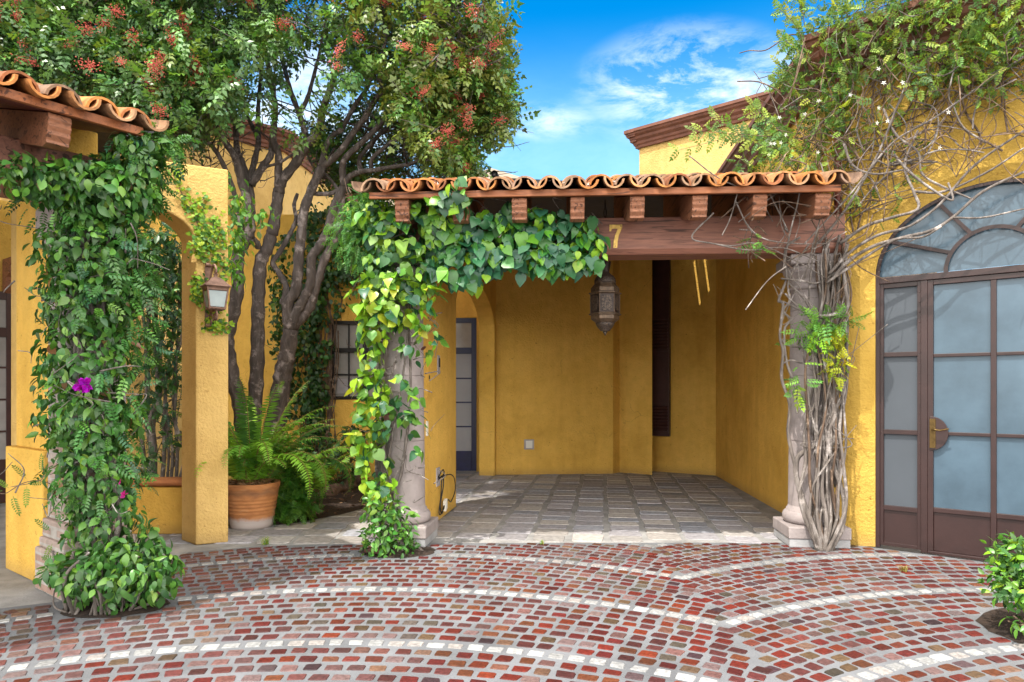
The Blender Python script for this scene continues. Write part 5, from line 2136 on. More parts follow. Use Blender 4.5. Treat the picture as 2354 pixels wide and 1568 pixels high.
# feathery jasmine leaves mixed in
bl2 = [cpx(235, 760, 4.55, 105, 260, 0.28, 170), cpx(265, 600, 4.6, 80, 120, 0.25, 110), cpx(300, 410, 4.6, 62, 90, 0.2, 150), cpx(230, 1080, 4.5, 95, 130, 0.25, 90), cpx(310, 700, 4.8, 34, 130, 0.12, 80), cpx(120, 460, 4.4, 60, 60, 0.15, 40), cpx(350, 335, 4.7, 55, 34, 0.15, 80), cpx(360, 420, 4.8, 25, 40, 0.1, 26)]
p2, d2, n2_ = blob_leaves(bl2, 0.6, 0.7, 0.5, 0.6, (0.75, 1.12))
k2 = len(p2)
scatter_mesh('leaves', leaf_tpl(0.58, False, 0.2, 0.38), p, d, nn_, sz, cols, M['leaf_gloss'], vine,
             extra=[(PIN5, p2, d2, n2_, rng.uniform(0.09, 0.15, size=k2), pick_cols(k2, [MDG, (0.05, 0.16, 0.03), LTG, (0.03, 0.11, 0.05)], [3, 3, 1.5, 1], 0.25))])
# blooms
FLOWER = leaf_tpl(0.9, True, 0.05, -0.15)


def bloom(name, c, r, n, col, parent, mat, size):
    v = unit(rng.normal(size=(n, 3)))
    v[:, 1] = -np.abs(v[:, 1])
    pos = np.array(c) + v * r * rng.uniform(0.2, 0.8, size=(n, 1))
    scatter_mesh(name, FLOWER, pos, unit(v + rng.normal(size=(n, 3)) * 0.4), v[:, [1, 2, 0]] + np.array((0, -0.6, 0.3)), np.full(n, size), pick_cols(n, [col], [1], 0.2), mat, parent)


bloom('flower', P(195, 886, 4.27), 0.04, 34, (0.36, 0.005, 0.42), vine, M['petal'], 0.042)
bloom('flower', P(287, 1137, 4.25), 0.008, 6, (0.42, 0.02, 0.22), vine, M['petal'], 0.026)
bloom('flower', P(275, 1108, 4.25), 0.006, 5, (0.42, 0.02, 0.22), vine, M['petal'], 0.02)

# loose jasmine tendril at the left edge in front of the yellow pier
tn = thing('jasmine_tendril', 'thin jasmine tendril with feathery pale leaves reaching left across the yellow pier', 'vine', tuple(P(60, 1110, 4.55)))
m = MB()
tp = [P(135, 1120, 4.5), P(90, 1105, 4.5), P(50, 1112, 4.48), P(10, 1135, 4.46), P(-20, 1125, 4.45)]
s = spline([tuple(q) for q in tp], 6)
m.tube([Vector(q) for q in s], 0.003, 5)
m.build('stem', M['vine_brown'], tn, recalc=False)
pp = np.array([P(95, 1085, 4.48), P(100, 1112, 4.48), P(60, 1100, 4.47), P(62, 1118, 4.47), P(20, 1122, 4.46), P(30, 1140, 4.46), P(5, 1128, 4.45), P(115, 1220, 4.4), P(120, 1250, 4.4), P(140, 1290, 4.35), P(130, 1305, 4.35)])
dd = np.array([(0.1, -.2, 1), (-1, -.2, .1), (-.4, -.2, .6), (0.1, -.2, -1), (-.5, -.2, .5), (0.2, -.2, -1), (-1, -.2, -.2), (-.4, -.3, .5), (-.3, -.2, -.6), (-1, -.2, .3), (-1, -.2, -.1)])
scatter_mesh('leaves', FINE, pp, dd, np.tile((0.1, -1, 0.3), (len(pp), 1)) + rng.normal(size=(len(pp), 3)) * .2, rng.uniform(0.10, 0.14, size=len(pp)), pick_cols(len(pp), [(0.14, 0.28, 0.04), (0.10, 0.22, 0.05)], [1, 1]), M['leaf_soft'], tn)

# ------------------------------------------------------------------ ivy on the middle column and along the beam
ivy = thing('ivy', 'bright heart leaved ivy climbing the left stone column and hanging thickly along the beam', 'vine', (-1.0, 5.95, 0))
m = MB()
for k in range(9):
    a = random.uniform(-2.9, 0.4)
    pts = [np.array((-1.02 + random.gauss(0, 0.10), 5.98 + random.gauss(0, 0.05), 0.0))]
    ph = random.uniform(0, 6.28); turns = random.choice((-1, 1)) * random.uniform(0.2, 0.6)
    for i in range(1, 9):
        z = 2.75 * i / 8
        t = -math.pi / 2 - 0.35 + 0.75 * math.sin(ph + turns * i)
        r = 0.235 + random.uniform(-0.01, 0.05)
        pts.append(np.array((-1.01 + r * math.cos(t), 6.40 + r * math.sin(t), z)))
    vstems(m, [pts], random.uniform(0.008, 0.024))
for k in range(60):
    t = random.uniform(-2.8, -0.2)
    c = np.array((-1.01 + 0.3 * math.cos(t), 6.40 + 0.3 * math.sin(t), random.uniform(0.4, 2.6)))
    e = c + rng.uniform(-1, 1, size=3) * np.array((0.14, 0.06, 0.2))
    vstems(m, [[c, (c + e) / 2 + rng.normal(size=3) * 0.04, e]], random.uniform(0.003, 0.008))
for k in range(46):
    x = random.uniform(900, 1380)
    c = np.array(P(x, random.uniform(470, 600), 6.02))
    e = c + np.array((random.uniform(-0.25, 0.12), random.gauss(0, 0.04), random.uniform(-0.1, 0.1)))
    vstems(m, [[c, (c + e) / 2 + rng.normal(size=3) * 0.04, e]], random.uniform(0.003, 0.008))
s = spline([tuple(P(x, y, 6.0)) for x, y in ((1365, 560), (1375, 585), (1366, 598), (1352, 605), (1350, 612))], 5)
m.tube([Vector(q) for q in s], 0.006, 6)
m.build('stems', M['vine_bark'], ivy, smooth=True, recalc=False)
blb = [cpx(1190, 560, 6.0, 170, 48, 0.14, 220), cpx(1300, 565, 5.98, 95, 62, 0.15, 170), cpx(1100, 540, 6.0, 130, 60, 0.16, 190), cpx(1060, 610, 6.0, 80, 45, 0.15, 80), cpx(1200, 600, 6.0, 140, 28, 0.13, 90), cpx(1230, 500, 5.95, 130, 22, 0.1, 70), cpx(1070, 640, 6.0, 40, 25, 0.08, 18), cpx(1190, 478, 5.9, 30, 20, 0.06, 14)]
blc = [cpx(940, 530, 6.0, 100, 62, 0.2, 230), cpx(990, 490, 5.9, 90, 38, 0.12, 90), cpx(920, 610, 6.03, 95, 60, 0.2, 180), cpx(870, 500, 6.1, 50, 40, 0.15, 60), cpx(1040, 460, 5.7, 45, 26, 0.06, 34), cpx(1050, 425, 5.6, 18, 20, 0.04, 9)]
bll = [cpx(900, 690, 6.03, 90, 70, 0.18, 150), cpx(985, 680, 6.0, 35, 32, 0.1, 22), cpx(870, 730, 6.03, 48, 55, 0.15, 60), cpx(850, 820, 6.05, 34, 60, 0.12, 40), cpx(855, 900, 6.05, 45, 60, 0.12, 52), cpx(845, 990, 6.05, 40, 60, 0.12, 52), cpx(862, 1060, 6.03, 38, 60, 0.12, 46), cpx(870, 1130, 6.0, 38, 45, 0.12, 34), cpx(985, 770, 6.0, 30, 40, 0.1, 14)]
bls = [cpx(905, 920, 6.0, 60, 60, 0.16, 46), cpx(890, 960, 5.98, 60, 40, 0.16, 36), cpx(960, 790, 6.0, 40, 40, 0.12, 20), cpx(950, 1000, 6.0, 30, 60, 0.1, 14)]
pB, dB, nB = blob_leaves(blb, 0.95, 0.35, 0.32, 0.25, (0.7, 1.08))
pC, dC, nC = blob_leaves(blc, 0.8, 0.4, 0.45, 0.4, (0.6, 1.08))
pL, dL, nL = blob_leaves(bll, 0.7, 0.5, 0.5, 0.6, (0.6, 1.08))
pS, dS, nS = blob_leaves(bls, 0.7, 0.5, 0.5, 0.6, (0.8, 1.08))
for q in (nB, nC):
    q[:, 1] -= 0.8
tv = [(0.025, 0.105, 0.055), (0.034, 0.14, 0.055), (0.045, 0.17, 0.035), (0.11, 0.29, 0.025), (0.20, 0.40, 0.025)]
scatter_mesh('leaves', HEART, pB, dB, nB, 0.055 + 0.095 * rng.random(len(pB)) ** 1.4, pick_cols(len(pB), tv, [3, 3.6, 2.8, 2.0, 1.3], 0.2), M['leaf_gloss'], ivy, extra=[
    (HEART, pC, dC, nC, 0.045 + 0.085 * rng.random(len(pC)) ** 1.3, pick_cols(len(pC), [(0.03, 0.11, 0.03), LTG, (0.13, 0.29, 0.02), LIME, BLG], [2.5, 3, 2.2, 1.4, 1.6], 0.2)),
    (HEART, pL, dL, nL, 0.045 + 0.085 * rng.random(len(pL)) ** 1.2, pick_cols(len(pL), [LTG, (0.16, 0.33, 0.02), LIME, YLG, (0.03, 0.11, 0.05)], [2, 3, 3.2, 1.6, 1.2], 0.15)),
    (ROUND, pS, dS, nS, rng.uniform(0.07, 0.11, size=len(pS)), pick_cols(len(pS), [(0.03, 0.11, 0.05), MDG, LTG, LIME, (0.12, 0.035, 0.03)], [3, 2, 2, 1, 0.15], 0.2))])
# small leaved bushy growth at its foot, and jasmine at the eave's left end
bush1 = [cpx(895, 1215, 5.9, 62, 62, 0.2, 260), cpx(880, 1165, 5.92, 45, 45, 0.14, 110), cpx(915, 1255, 5.85, 40, 28, 0.14, 70), cpx(860, 1245, 5.85, 30, 35, 0.14, 70)]
p, d, nn_ = blob_leaves(bush1, 0.45, 0.7, 0.5, 0.6, (0.5, 1.08))
scatter_mesh('foot_leaves', LEAF, p, d, nn_, rng.uniform(0.045, 0.08, size=len(p)), pick_cols(len(p), [MDG, LTG, (0.06, 0.2, 0.03), (0.15, 0.3, 0.04)], [3, 3, 2, 1], 0.22), M['leaf_gloss'], ivy)

jas = thing('jasmine', 'pale feathery jasmine hanging off the left end of the tiled eave beside the ivy', 'vine', (-1.4, 6.4, 2.4))
bj = [cpx(835, 500, 6.3, 45, 55, 0.2, 190), cpx(850, 560, 6.25, 50, 70, 0.2, 200), cpx(800, 540, 6.6, 40, 60, 0.2, 130), cpx(880, 640, 6.2, 40, 60, 0.12, 90), cpx(860, 440, 6.3, 35, 25, 0.1, 40)]
p, d, nn_ = blob_leaves(bj, 0.6, 0.7, 0.5, 0.6, (0.4, 1.1))
scatter_mesh('leaves', PIN5, p, d, nn_, rng.uniform(0.09, 0.14, size=len(p)), pick_cols(len(p), [(0.09, 0.24, 0.07), (0.06, 0.18, 0.05), (0.12, 0.28, 0.05), MDG], [3, 3, 2, 2], 0.2), M['leaf_soft'], jas)
m = MB()
for k in range(24):
    c = np.array(P(random.uniform(800, 880), random.uniform(440, 640), 6.35))
    e = c + np.array((random.uniform(-0.12, 0.12), random.gauss(0, 0.05), random.uniform(-0.25, 0.25)))
    vstems(m, [[c, (c + e) / 2 + rng.normal(size=3) * 0.04, e]], random.uniform(0.002, 0.005))
m.build('stems', M['vine_brown'], jas, recalc=False)

# ------------------------------------------------------------------ creepers hanging down the garden wall and in the planter
wi = thing('wall_ivy', 'dark small leaved ivy hanging in strands down the garden wall left of the window', 'vine', (-3.5, 10.7, 1.0))
bw_ = []
for (x, y0, y1, w_, dens) in [(722, 640, 1000, 30, 1.0), (690, 780, 960, 40, 0.7), (745, 480, 690, 70, 1.3), (790, 470, 640, 60, 1.2), (700, 500, 800, 35, 0.7), (640, 560, 820, 26, 0.45), (712, 900, 1060, 18, 0.6), (737, 880, 1070, 14, 0.5), (662, 640, 900, 24, 0.5), (850, 480, 640, 50, 1.0), (770, 640, 720, 40, 0.4), (820, 600, 680, 40, 0.35)]:
    y = y0
    while y < y1:
        bw_.append(cpx(x + random.gauss(0, w_ * 0.35), y, 10.62, w_ * random.uniform(0.5, 1.0), 26, 0.12, int(44 * dens)))
        y += 22
p, d, nn_ = blob_leaves(bw_, 0.7, 0.35, 0.5, 0.5, (0.3, 1.1))
p[:, 1] = np.minimum(p[:, 1], 10.78)
nn_[:, 1] -= 0.7
scatter_mesh('leaves', LEAFW, p, d, nn_, rng.uniform(0.05, 0.105, size=len(p)), pick_cols(len(p), [DKG, (0.022, 0.065, 0.015), MDG, OLV, (0.1, 0.19, 0.03)], [4, 3, 2, 1, 0.7], 0.25), M['leaf'], wi)
m = MB()
for k in range(40):
    x = random.choice((700, 722, 738, 748, 752, 758)) + random.gauss(0, 9)
    pts = [P(x + random.gauss(0, 8), y, 10.72) for y in (1085, 1000, 920, 840, 760, 690, 620)][: random.randint(4, 7)]
    s = spline([tuple(q) for q in pts], 4)
    m.tube([Vector(q) for q in s], random.uniform(0.006, 0.014), 5)
for k in range(30):
    c = np.array(P(random.uniform(640, 860), random.uniform(600, 900), 10.7))
    e = c + np.array((random.gauss(0, 0.35), 0, random.gauss(0, 0.25)))
    vstems(m, [[c, (c + e) / 2 + rng.normal(size=3) * np.array((0.05, 0.01, 0.05)), e]], random.uniform(0.003, 0.006))
m.build('stems', M['vine_brown'], wi, smooth=True, recalc=False)

pv = thing('planter_vine', 'leafy climber with pale bare stems growing in the planter seen through the yellow arch', 'vine', (-3.5, 7.2, 0.45))
m = MB()
for x, w_ in ((350, 20), (340, 14), (372, 10), (392, 8), (405, 8), (412, 10), (384, 6), (330, 10)):
    pts = [P(x + random.gauss(0, 7) + (5 if y < 800 else 0), y, 7.15) for y in (1105, 1040, 970, 900, 830, 760, 680, 600)]
    pts[0] = P(x, 1112, 7.15)
    s = spline([tuple(q) for q in pts], 5)
    m.tube([Vector(q) for q in s], [pw(w_, 7.15) * (1 - 0.4 * i / len(s)) for i in range(len(s))], 7)
for k in range(26):
    c = np.array(P(random.uniform(330, 418), random.uniform(880, 1100), 7.2))
    e = c + np.array((random.gauss(0, 0.12), random.gauss(0, 0.05), random.gauss(0.1, 0.2)))
    vstems(m, [[c, (c + e) / 2 + rng.normal(size=3) * 0.05, e]], random.uniform(0.004, 0.009))
m.build('stems', M['vine_bark'], pv, smooth=True, recalc=False)
bp2 = [cpx(375, 570, 7.0, 45, 70, 0.22, 240), cpx(350, 620, 7.0, 60, 90, 0.25, 260), cpx(400, 680, 7.0, 34, 80, 0.2, 190), cpx(370, 780, 7.0, 50, 70, 0.2, 150), cpx(400, 850, 7.1, 25, 60, 0.15, 80), cpx(380, 940, 7.1, 40, 40, 0.15, 46), cpx(345, 880, 7.0, 40, 60, 0.15, 80), cpx(350, 1040, 7.1, 24, 40, 0.12, 30), cpx(395, 1000, 7.1, 20, 22, 0.1, 16)]
p, d, nn_ = blob_leaves(bp2, 0.6, 0.5, 0.5, 0.6, (0.4, 1.1))
h = len(p) // 2
ix = rng.permutation(len(p))
a, b = ix[:h], ix[h:]
scatter_mesh('leaves', LEAF, p[a], d[a], nn_[a], rng.uniform(0.06, 0.11, size=len(a)), pick_cols(len(a), [DKG, MDG, BLG, LTG], [3, 3, 2, 1], 0.25), M['leaf_gloss'], pv,
             extra=[(PIN5, p[b], d[b], nn_[b], rng.uniform(0.09, 0.15, size=len(b)), pick_cols(len(b), [MDG, BLG, (0.05, 0.15, 0.05)], [3, 2, 2], 0.25))])

# creeping fig on the front of the pier round the lantern
fig = thing('creeping_fig', 'small lime leaved creeping fig spreading up the yellow pier around the wall lantern', 'vine', tuple(ap_(0.1, 2.2, 0.01)))


def pier_pt(px, py, o=0.012):
    dx = (px - CX) / FPX
    # intersect with the pier front plane
    t = (dx * W0.y - W0.x) / (u2.x - dx * u2.y)
    Y = W0.y + u2.y * t
    return Vector((W0.x + u2.x * t, Y, EYE + (HY - py) / FPX * Y)) + n2 * o


PPf, CCf = [], []
m = MB()
for path, dn in (([(402, 386), (412, 430), (429, 466), (447, 499), (458, 530), (462, 570), (468, 595)], 110), ([(470, 452), (458, 480), (456, 520), (470, 560)], 70), ([(500, 500), (490, 530), (478, 565)], 50), ([(447, 650), (452, 680), (462, 700)], 60), ([(429, 470), (452, 478), (466, 500)], 50), ([(475, 745), (490, 750), (512, 752), (522, 760)], 60), ([(470, 640), (480, 700), (485, 750)], 60), ([(515, 590), (510, 640), (500, 660)], 40)):
    s = spline([tuple(pier_pt(x, y)) for x, y in path], 5)
    m.tube([Vector(q) for q in s], 0.004, 5)
    for i in range(dn):
        q = s[random.randrange(len(s))]
        PPf.append(q + np.array(u2) * random.gauss(0, 0.03) + np.array((0, 0, random.gauss(0, 0.03))) + np.array(n2) * random.uniform(0, 0.03))
for (x, y, rx_, ry_, n) in ((470, 560, 34, 34, 130), (490, 545, 34, 40, 120), (452, 575, 24, 20, 50), (500, 600, 24, 24, 50), (455, 660, 18, 26, 60), (500, 700, 20, 30, 30), (500, 748, 26, 14, 50)):
    for i in range(n):
        q = pier_pt(x + random.gauss(0, rx_ * 0.5), y + random.gauss(0, ry_ * 0.5))
        PPf.append(np.array(q) + np.array(n2) * random.uniform(0.0, 0.06))
m.build('stems', M['vine_brown'], fig, recalc=False)
p = np.array(PPf); k = len(p)
d = np.array(u2) * rng.normal(size=(k, 1)) + np.array((0, 0, -0.3)) + np.array((0, 0, 1.0)) * rng.normal(size=(k, 1)) * 0.9 + np.array(n2) * 0.3
nn_ = np.array(n2) + rng.normal(size=(k, 3)) * 0.35 + np.array((0, 0, 0.35))
scatter_mesh('leaves', ROUND, p, d, nn_, rng.uniform(0.026, 0.046, size=k), pick_cols(k, [LIME, YLG, LTG, MDG, (0.25, 0.20, 0.03)], [3, 2.4, 2.4, 1.5, 0.4], 0.2), M['leaf_soft'], fig)

# loose shoots behind the pier's right edge
sh = thing('jasmine_shoots', 'fresh green jasmine shoots dangling between the pier edge and dark tree trunks', 'vine', tuple(P(560, 520, 7.2)))
bsh = [cpx(545, 470, 7.2, 25, 70, 0.2, 90), cpx(545, 560, 7.2, 35, 50, 0.2, 100), cpx(575, 500, 7.3, 45, 30, 0.2, 50), cpx(610, 490, 7.3, 30, 14, 0.1, 18), cpx(545, 630, 7.0, 20, 30, 0.1, 30), cpx(530, 600, 6.9, 15, 30, 0.1, 24)]
p, d, nn_ = blob_leaves(bsh, 0.8, 0.5, 0.5, 0.5, (0.2, 1.15))
scatter_mesh('leaves', LEAF, p, d, nn_, rng.uniform(0.06, 0.095, size=len(p)), pick_cols(len(p), [LTG, (0.11, 0.26, 0.05), MDG, LIME], [3, 3, 2, 1], 0.2), M['leaf_soft'], sh)
m = MB()
for k in range(16):
    c = np.array(P(random.uniform(530, 600), random.uniform(430, 540), 7.25))
    e = c + np.array((random.gauss(0.05, 0.12), random.gauss(0, 0.05), random.gauss(-0.2, 0.2)))
    vstems(m, [[c, (c + e) / 2 + rng.normal(size=3) * 0.04, e]], 0.003)
m.build('stems', M['vine_brown'], sh, recalc=False)


# ------------------------------------------------------------------ ferns
def frond_arrays(base, az, length, rise, curl_, npin=30, wid=0.11):
    pts = []
    h = np.array((math.cos(az), math.sin(az), 0))
    a = rise
    p = np.array(base, float)
    seg = length / npin
    for i in range(npin + 1):
        pts.append(p.copy())
        p = p + (h * math.cos(a) + np.array((0, 0, math.sin(a)))) * seg
        a -= curl_ / npin * (0.4 + 1.3 * i / npin)
    pts = np.array(pts)
    side = np.array((-h[1], h[0], 0))
    pos, dd, nn, sz = [], [], [], []
    for i in range(3, npin + 1):
        t = pts[i] - pts[i - 1]
        t = t / np.linalg.norm(t)
        f = i / npin
        L_ = wid * math.sin(math.pi * min(1, 0.18 + 0.80 * f) ** 0.8) ** 0.7 + 0.008
        up = np.cross(side, t)
        if up[2] < 0:
            up = -up
        for sg in (-1, 1):
            pos.append(pts[i]); dd.append(side * sg * 0.95 + t * 0.35 - up * 0.12 + rng.normal(size=3) * 0.07); nn.append(up + rng.normal(size=3) * 0.12); sz.append(L_ * random.uniform(0.88, 1.08))
    return pts, pos, dd, nn, sz


PINNA = leaf_tpl(0.24, False, 0.1, 0.2)


def fern(root, specs, mats_leaf, cols_pal, wts, stalk_mat):
    m = MB()
    for i, (base, az, ln, rise, cu, wid) in enumerate(specs):
        npin = int(ln * 38)
        pts, pos, dd, nn, sz = frond_arrays(base, az, ln, rise, cu, npin, wid)
        col = pick_cols(1, cols_pal, wts, 0.2)
        o = scatter_mesh('frond', PINNA, np.array(pos), np.array(dd), np.array(nn), np.array(sz), np.clip(np.repeat(col, len(pos), 0) * rng.uniform(0.85, 1.15, size=(len(pos), 1)), 0.002, 1), mats_leaf, root)
        m.tube([Vector(q) for q in pts], [0.0045 * (1 - 0.8 * k / (len(pts) - 1)) + 0.0008 for k in range(len(pts))], 5)
    m.build('stalks', stalk_mat, root, smooth=True, recalc=False)


fr = thing('fern', 'large sword fern with arching bright green fronds growing from the terracotta pot', 'fern', (pc.x, pc.y, 0.45))
specs = []
for i in range(44):
    az = random.uniform(0, 2 * math.pi)
    r = random.uniform(0.0, 0.17)
    ln = random.uniform(0.7, 1.15)
    specs.append(((pc.x + r * math.cos(az), pc.y + r * math.sin(az), 0.44), az + random.gauss(0, 0.25), ln, R(random.uniform(58, 86)), random.uniform(0.6, 2.0), random.uniform(0.085, 0.125)))
for az, ln, rise, cu in ((R(15), 1.1, 66, 1.9), (R(-20), 1.2, 62, 2.9), (R(-35), 1.25, 60, 3.0), (R(5), 1.2, 76, 1.3), (R(-85), 1.15, 86, 0.5), (R(30), 1.2, 82, 0.7), (R(-60), 1.15, 70, 2.3), (R(-100), 1.1, 66, 2.4), (R(-75), 1.3, 84, 1.2), (R(-50), 1.35, 78, 1.0), (R(-10), 1.15, 72, 1.6)):
    specs.append(((pc.x + 0.1 * math.cos(az), pc.y + 0.1 * math.sin(az), 0.44), az, ln, R(rise), cu, 0.12))
specs.append(((pc.x + 0.06, pc.y - 0.18, 0.44), R(-80), 0.22, R(50), 1.2, 0.045))
fern(fr, specs, M['leaf_soft'], [(0.11, 0.27, 0.03), (0.17, 0.35, 0.035), (0.24, 0.42, 0.04), (0.07, 0.19, 0.035)], [3, 3, 2, 1.6], mat_basic('fern stalk', (0.20, 0.12, 0.04), 0.7, bmp=0))
# dead straw at the pot rim
m = MB()
for i in range(240):
    a, r = random.uniform(0, 6.28), random.uniform(0, 0.25)
    c = Vector((pc.x + r * math.cos(a), pc.y + r * math.sin(a), 0.45 + random.uniform(0, 0.035)))
    d = Vector((random.gauss(0, 1), random.gauss(0, 1), random.gauss(0, 0.4))).normalized()
    e = d.orthogonal().normalized()
    l, w_ = random.uniform(0.02, 0.05), random.uniform(0.003, 0.008)
    m.add([c - d * l, c + e * w_, c + d * l, c - e * w_], [(0, 1, 2, 3)], 0, random.choice([(0.16, 0.07, 0.03), (0.24, 0.13, 0.06), (0.09, 0.045, 0.025), (0.30, 0.18, 0.10)]))
m.build('dead_straw', M['flag'], fr, recalc=False, colattr=True)['kind'] = 'stuff'
f2 = thing('fern', 'second fern rooted in the bed to the right of the pot, drooping pale striped fronds', 'fern', (-2.15, 7.7, 0))
specs = []
for i in range(26):
    az = random.uniform(0, 2 * math.pi)
    specs.append(((-2.28 + 0.08 * math.cos(az), 7.75 + 0.08 * math.sin(az), 0.25), az, random.uniform(0.5, 0.9), R(random.uniform(55, 85)), random.uniform(0.9, 2.2), random.uniform(0.07, 0.11)))
b0 = (-2.25, 7.65, 0.45)
specs += [((-2.3, 7.55, 0.55), R(-15), 0.9, R(38), 3.1, 0.125), ((-2.3, 7.6, 0.6), R(5), 1.1, R(42), 3.0, 0.12), ((-2.35, 7.5, 0.55), R(-40), 0.75, R(35), 2.8, 0.115)]
fern(f2, specs, M['leaf_soft'], [(0.12, 0.28, 0.03), (0.19, 0.37, 0.04), (0.24, 0.40, 0.05), (0.05, 0.14, 0.03)], [3, 2, 1.5, 2], bpy.data.materials['fern stalk'])


# ------------------------------------------------------------------ shrubs
def shrub(name, label, cat, base, blobs, tpl, size, pal, wts, mat, hang=0.3, stems=18, srad=0.006, smat='vine_brown', spread=0.25, height=0.5):
    root = thing(name, label, cat, tuple(base))
    p, d, nn = blob_leaves(blobs, hang, 0.7, 0.5, 0.6, (0.35, 1.08))
    scatter_mesh('leaves', tpl, p, d, nn, rng.uniform(size[0], size[1], size=len(p)), pick_cols(len(p), pal, wts, 0.25), mat, root)
    m = MB()
    b = np.array(base, float)
    for k in range(stems):
        a = random.uniform(0, 6.28)
        s0 = b + np.array((math.cos(a), math.sin(a), 0)) * random.uniform(0, spread * 0.35)
        q = blobs[random.randrange(len(blobs))]
        e = np.array(q[0]) + rng.normal(size=3) * np.array(q[1]) * 0.5
        e[2] = max(e[2], b[2] + 0.1)
        vstems(m, [[s0, (s0 + e) / 2 + rng.normal(size=3) * 0.05, e]], srad * random.uniform(0.6, 1.3))
    m.build('stems', M[smat], root, smooth=True, recalc=False)
    return root


shrub('shrub', 'low shrub with fine feathery leaves filling the bed beside the terracotta pot', 'shrub', (-2.25, 7.75, 0),
      [cpx(660, 1120, 7.5, 45, 60, 0.25, 300), cpx(680, 1165, 7.3, 40, 28, 0.2, 130), cpx(655, 1060, 7.8, 50, 60, 0.25, 230), cpx(715, 1100, 7.8, 40, 40, 0.2, 120), cpx(640, 1170, 7.2, 20, 26, 0.12, 60)], FINE, (0.11, 0.19),
      [(0.05, 0.17, 0.02), MDG, (0.09, 0.23, 0.03), (0.13, 0.28, 0.03)], [3, 3, 2, 1], M['leaf_soft'])
shrub('shrub', 'dark twiggy shrub against the garden wall below the black window', 'shrub', (-2.55, 10.2, 0),
      [cpx(800, 1030, 10.0, 48, 45, 0.3, 210), cpx(780, 1060, 9.8, 30, 30, 0.2, 80), cpx(815, 1000, 10.0, 30, 30, 0.2, 90), cpx(760, 1040, 10.2, 22, 40, 0.2, 70), cpx(800, 1095, 9.6, 26, 18, 0.15, 40)], LEAF, (0.06, 0.10),
      [DKG, (0.03, 0.075, 0.03), MDG, OLV], [4, 3, 2, 1], M['leaf'], stems=34)
shrub('shrub', 'clipped glossy green bush in the round soil pit at the right edge', 'shrub', (3.2, 4.0, 0.0),
      [cpx(2375, 1320, 3.95, 88, 78, 0.22, 620), cpx(2350, 1275, 3.95, 60, 40, 0.2, 210), cpx(2345, 1350, 3.85, 66, 45, 0.2, 260), cpx(2440, 1310, 4.0, 80, 80, 0.25, 220), cpx(2345, 1432, 3.75, 18, 18, 0.08, 18)], LEAF, (0.036, 0.066),
      [MDG, LTG, (0.12, 0.27, 0.02), LIME, DKG], [3, 3, 2.4, 1.0, 1.6], M['leaf_gloss'], stems=20, srad=0.01)

# small weeds and tufts
for i, (px, py, n, h_, lab) in enumerate([(612, 1252, 34, 0.07, 'bright tuft of grass at the joint between path and brick near the pier'), (1245, 1252, 14, 0.05, 'tiny weed beside the left stone plinth at the threshold'), (2078, 1315, 40, 0.055, 'dry yellowish tuft of grass between bricks before the arched door')]):
    c = G(px, py)
    root = None
    m = MB()
    for k in range(n):
        a = random.uniform(0, 6.28)
        l = h_ * random.uniform(0.6, 1.25)
        b0 = c + Vector((random.gauss(0, 0.012), random.gauss(0, 0.012), 0.004))
        e = Vector((math.cos(a), math.sin(a), 0))
        s_ = Vector((-e.y, e.x, 0)) * 0.0035
        p1, p2 = b0 + e * l * 0.35 + Vector((0, 0, l * 0.6)), b0 + e * l * 0.95 + Vector((0, 0, l * 0.75))
        cc = random.choice([(0.12, 0.26, 0.03), (0.20, 0.32, 0.04), (0.28, 0.30, 0.06)] if i < 2 else [(0.30, 0.24, 0.08), (0.22, 0.22, 0.05), (0.36, 0.27, 0.12)])
        m.add([b0 - s_, b0 + s_, p1 + s_ * 0.8, p2, p1 - s_ * 0.8], [(0, 1, 2, 4), (4, 2, 3)], 0, cc)
    o = m.build('grass_tuft', M['leaf_soft'], None, recalc=False, base=tuple(c), colattr=True)
    tag(o, lab, 'grass')
# ground litter in the bed
m = MB()
for i in range(700):
    x, y = random.uniform(-4.2, -1.6), random.uniform(7.2, 10.6)
    if not in_poly(x, y, BED):
        continue
    c = Vector((x, y, 0.012))
    d = Vector((random.gauss(0, 1), random.gauss(0, 1), random.gauss(0, 0.25))).normalized()
    e = d.orthogonal().normalized()
    l, w_ = random.uniform(0.015, 0.05), random.uniform(0.005, 0.014)
    m.add([c - d * l, c + e * w_, c + d * l, c - e * w_], [(0, 1, 2, 3)], 0, random.choice([(0.10, 0.05, 0.025), (0.05, 0.03, 0.02), (0.18, 0.11, 0.06), (0.03, 0.02, 0.015)]))
o = m.build('leaf_litter', M['flag'], None, recalc=False, colattr=True)
tag(o, 'brown dead leaves scattered over the dark garden bed', 'leaves', kind='stuff')

# ------------------------------------------------------------------ old jasmine: woody stems round the right column and across the facade
oj = thing('jasmine', 'old jasmine, tangled grey stems round the right column and leaves over the yellow facade', 'vine', (2.92, 6.05, 0))
CR = Vector((2.78, 6.36, 0))
m = MB()


def stem_px(pts, r0, r1, sides=7, mi=0):
    q = [tuple(P(x, y, Y)) for x, y, Y in pts]
    s = spline(q, 6)
    n = len(s)
    m.tube([Vector(a) for a in s], [(r0 + (r1 - r0) * i / (n - 1)) * (1 + random.uniform(-0.08, 0.08)) for i in range(n)], sides, mi)


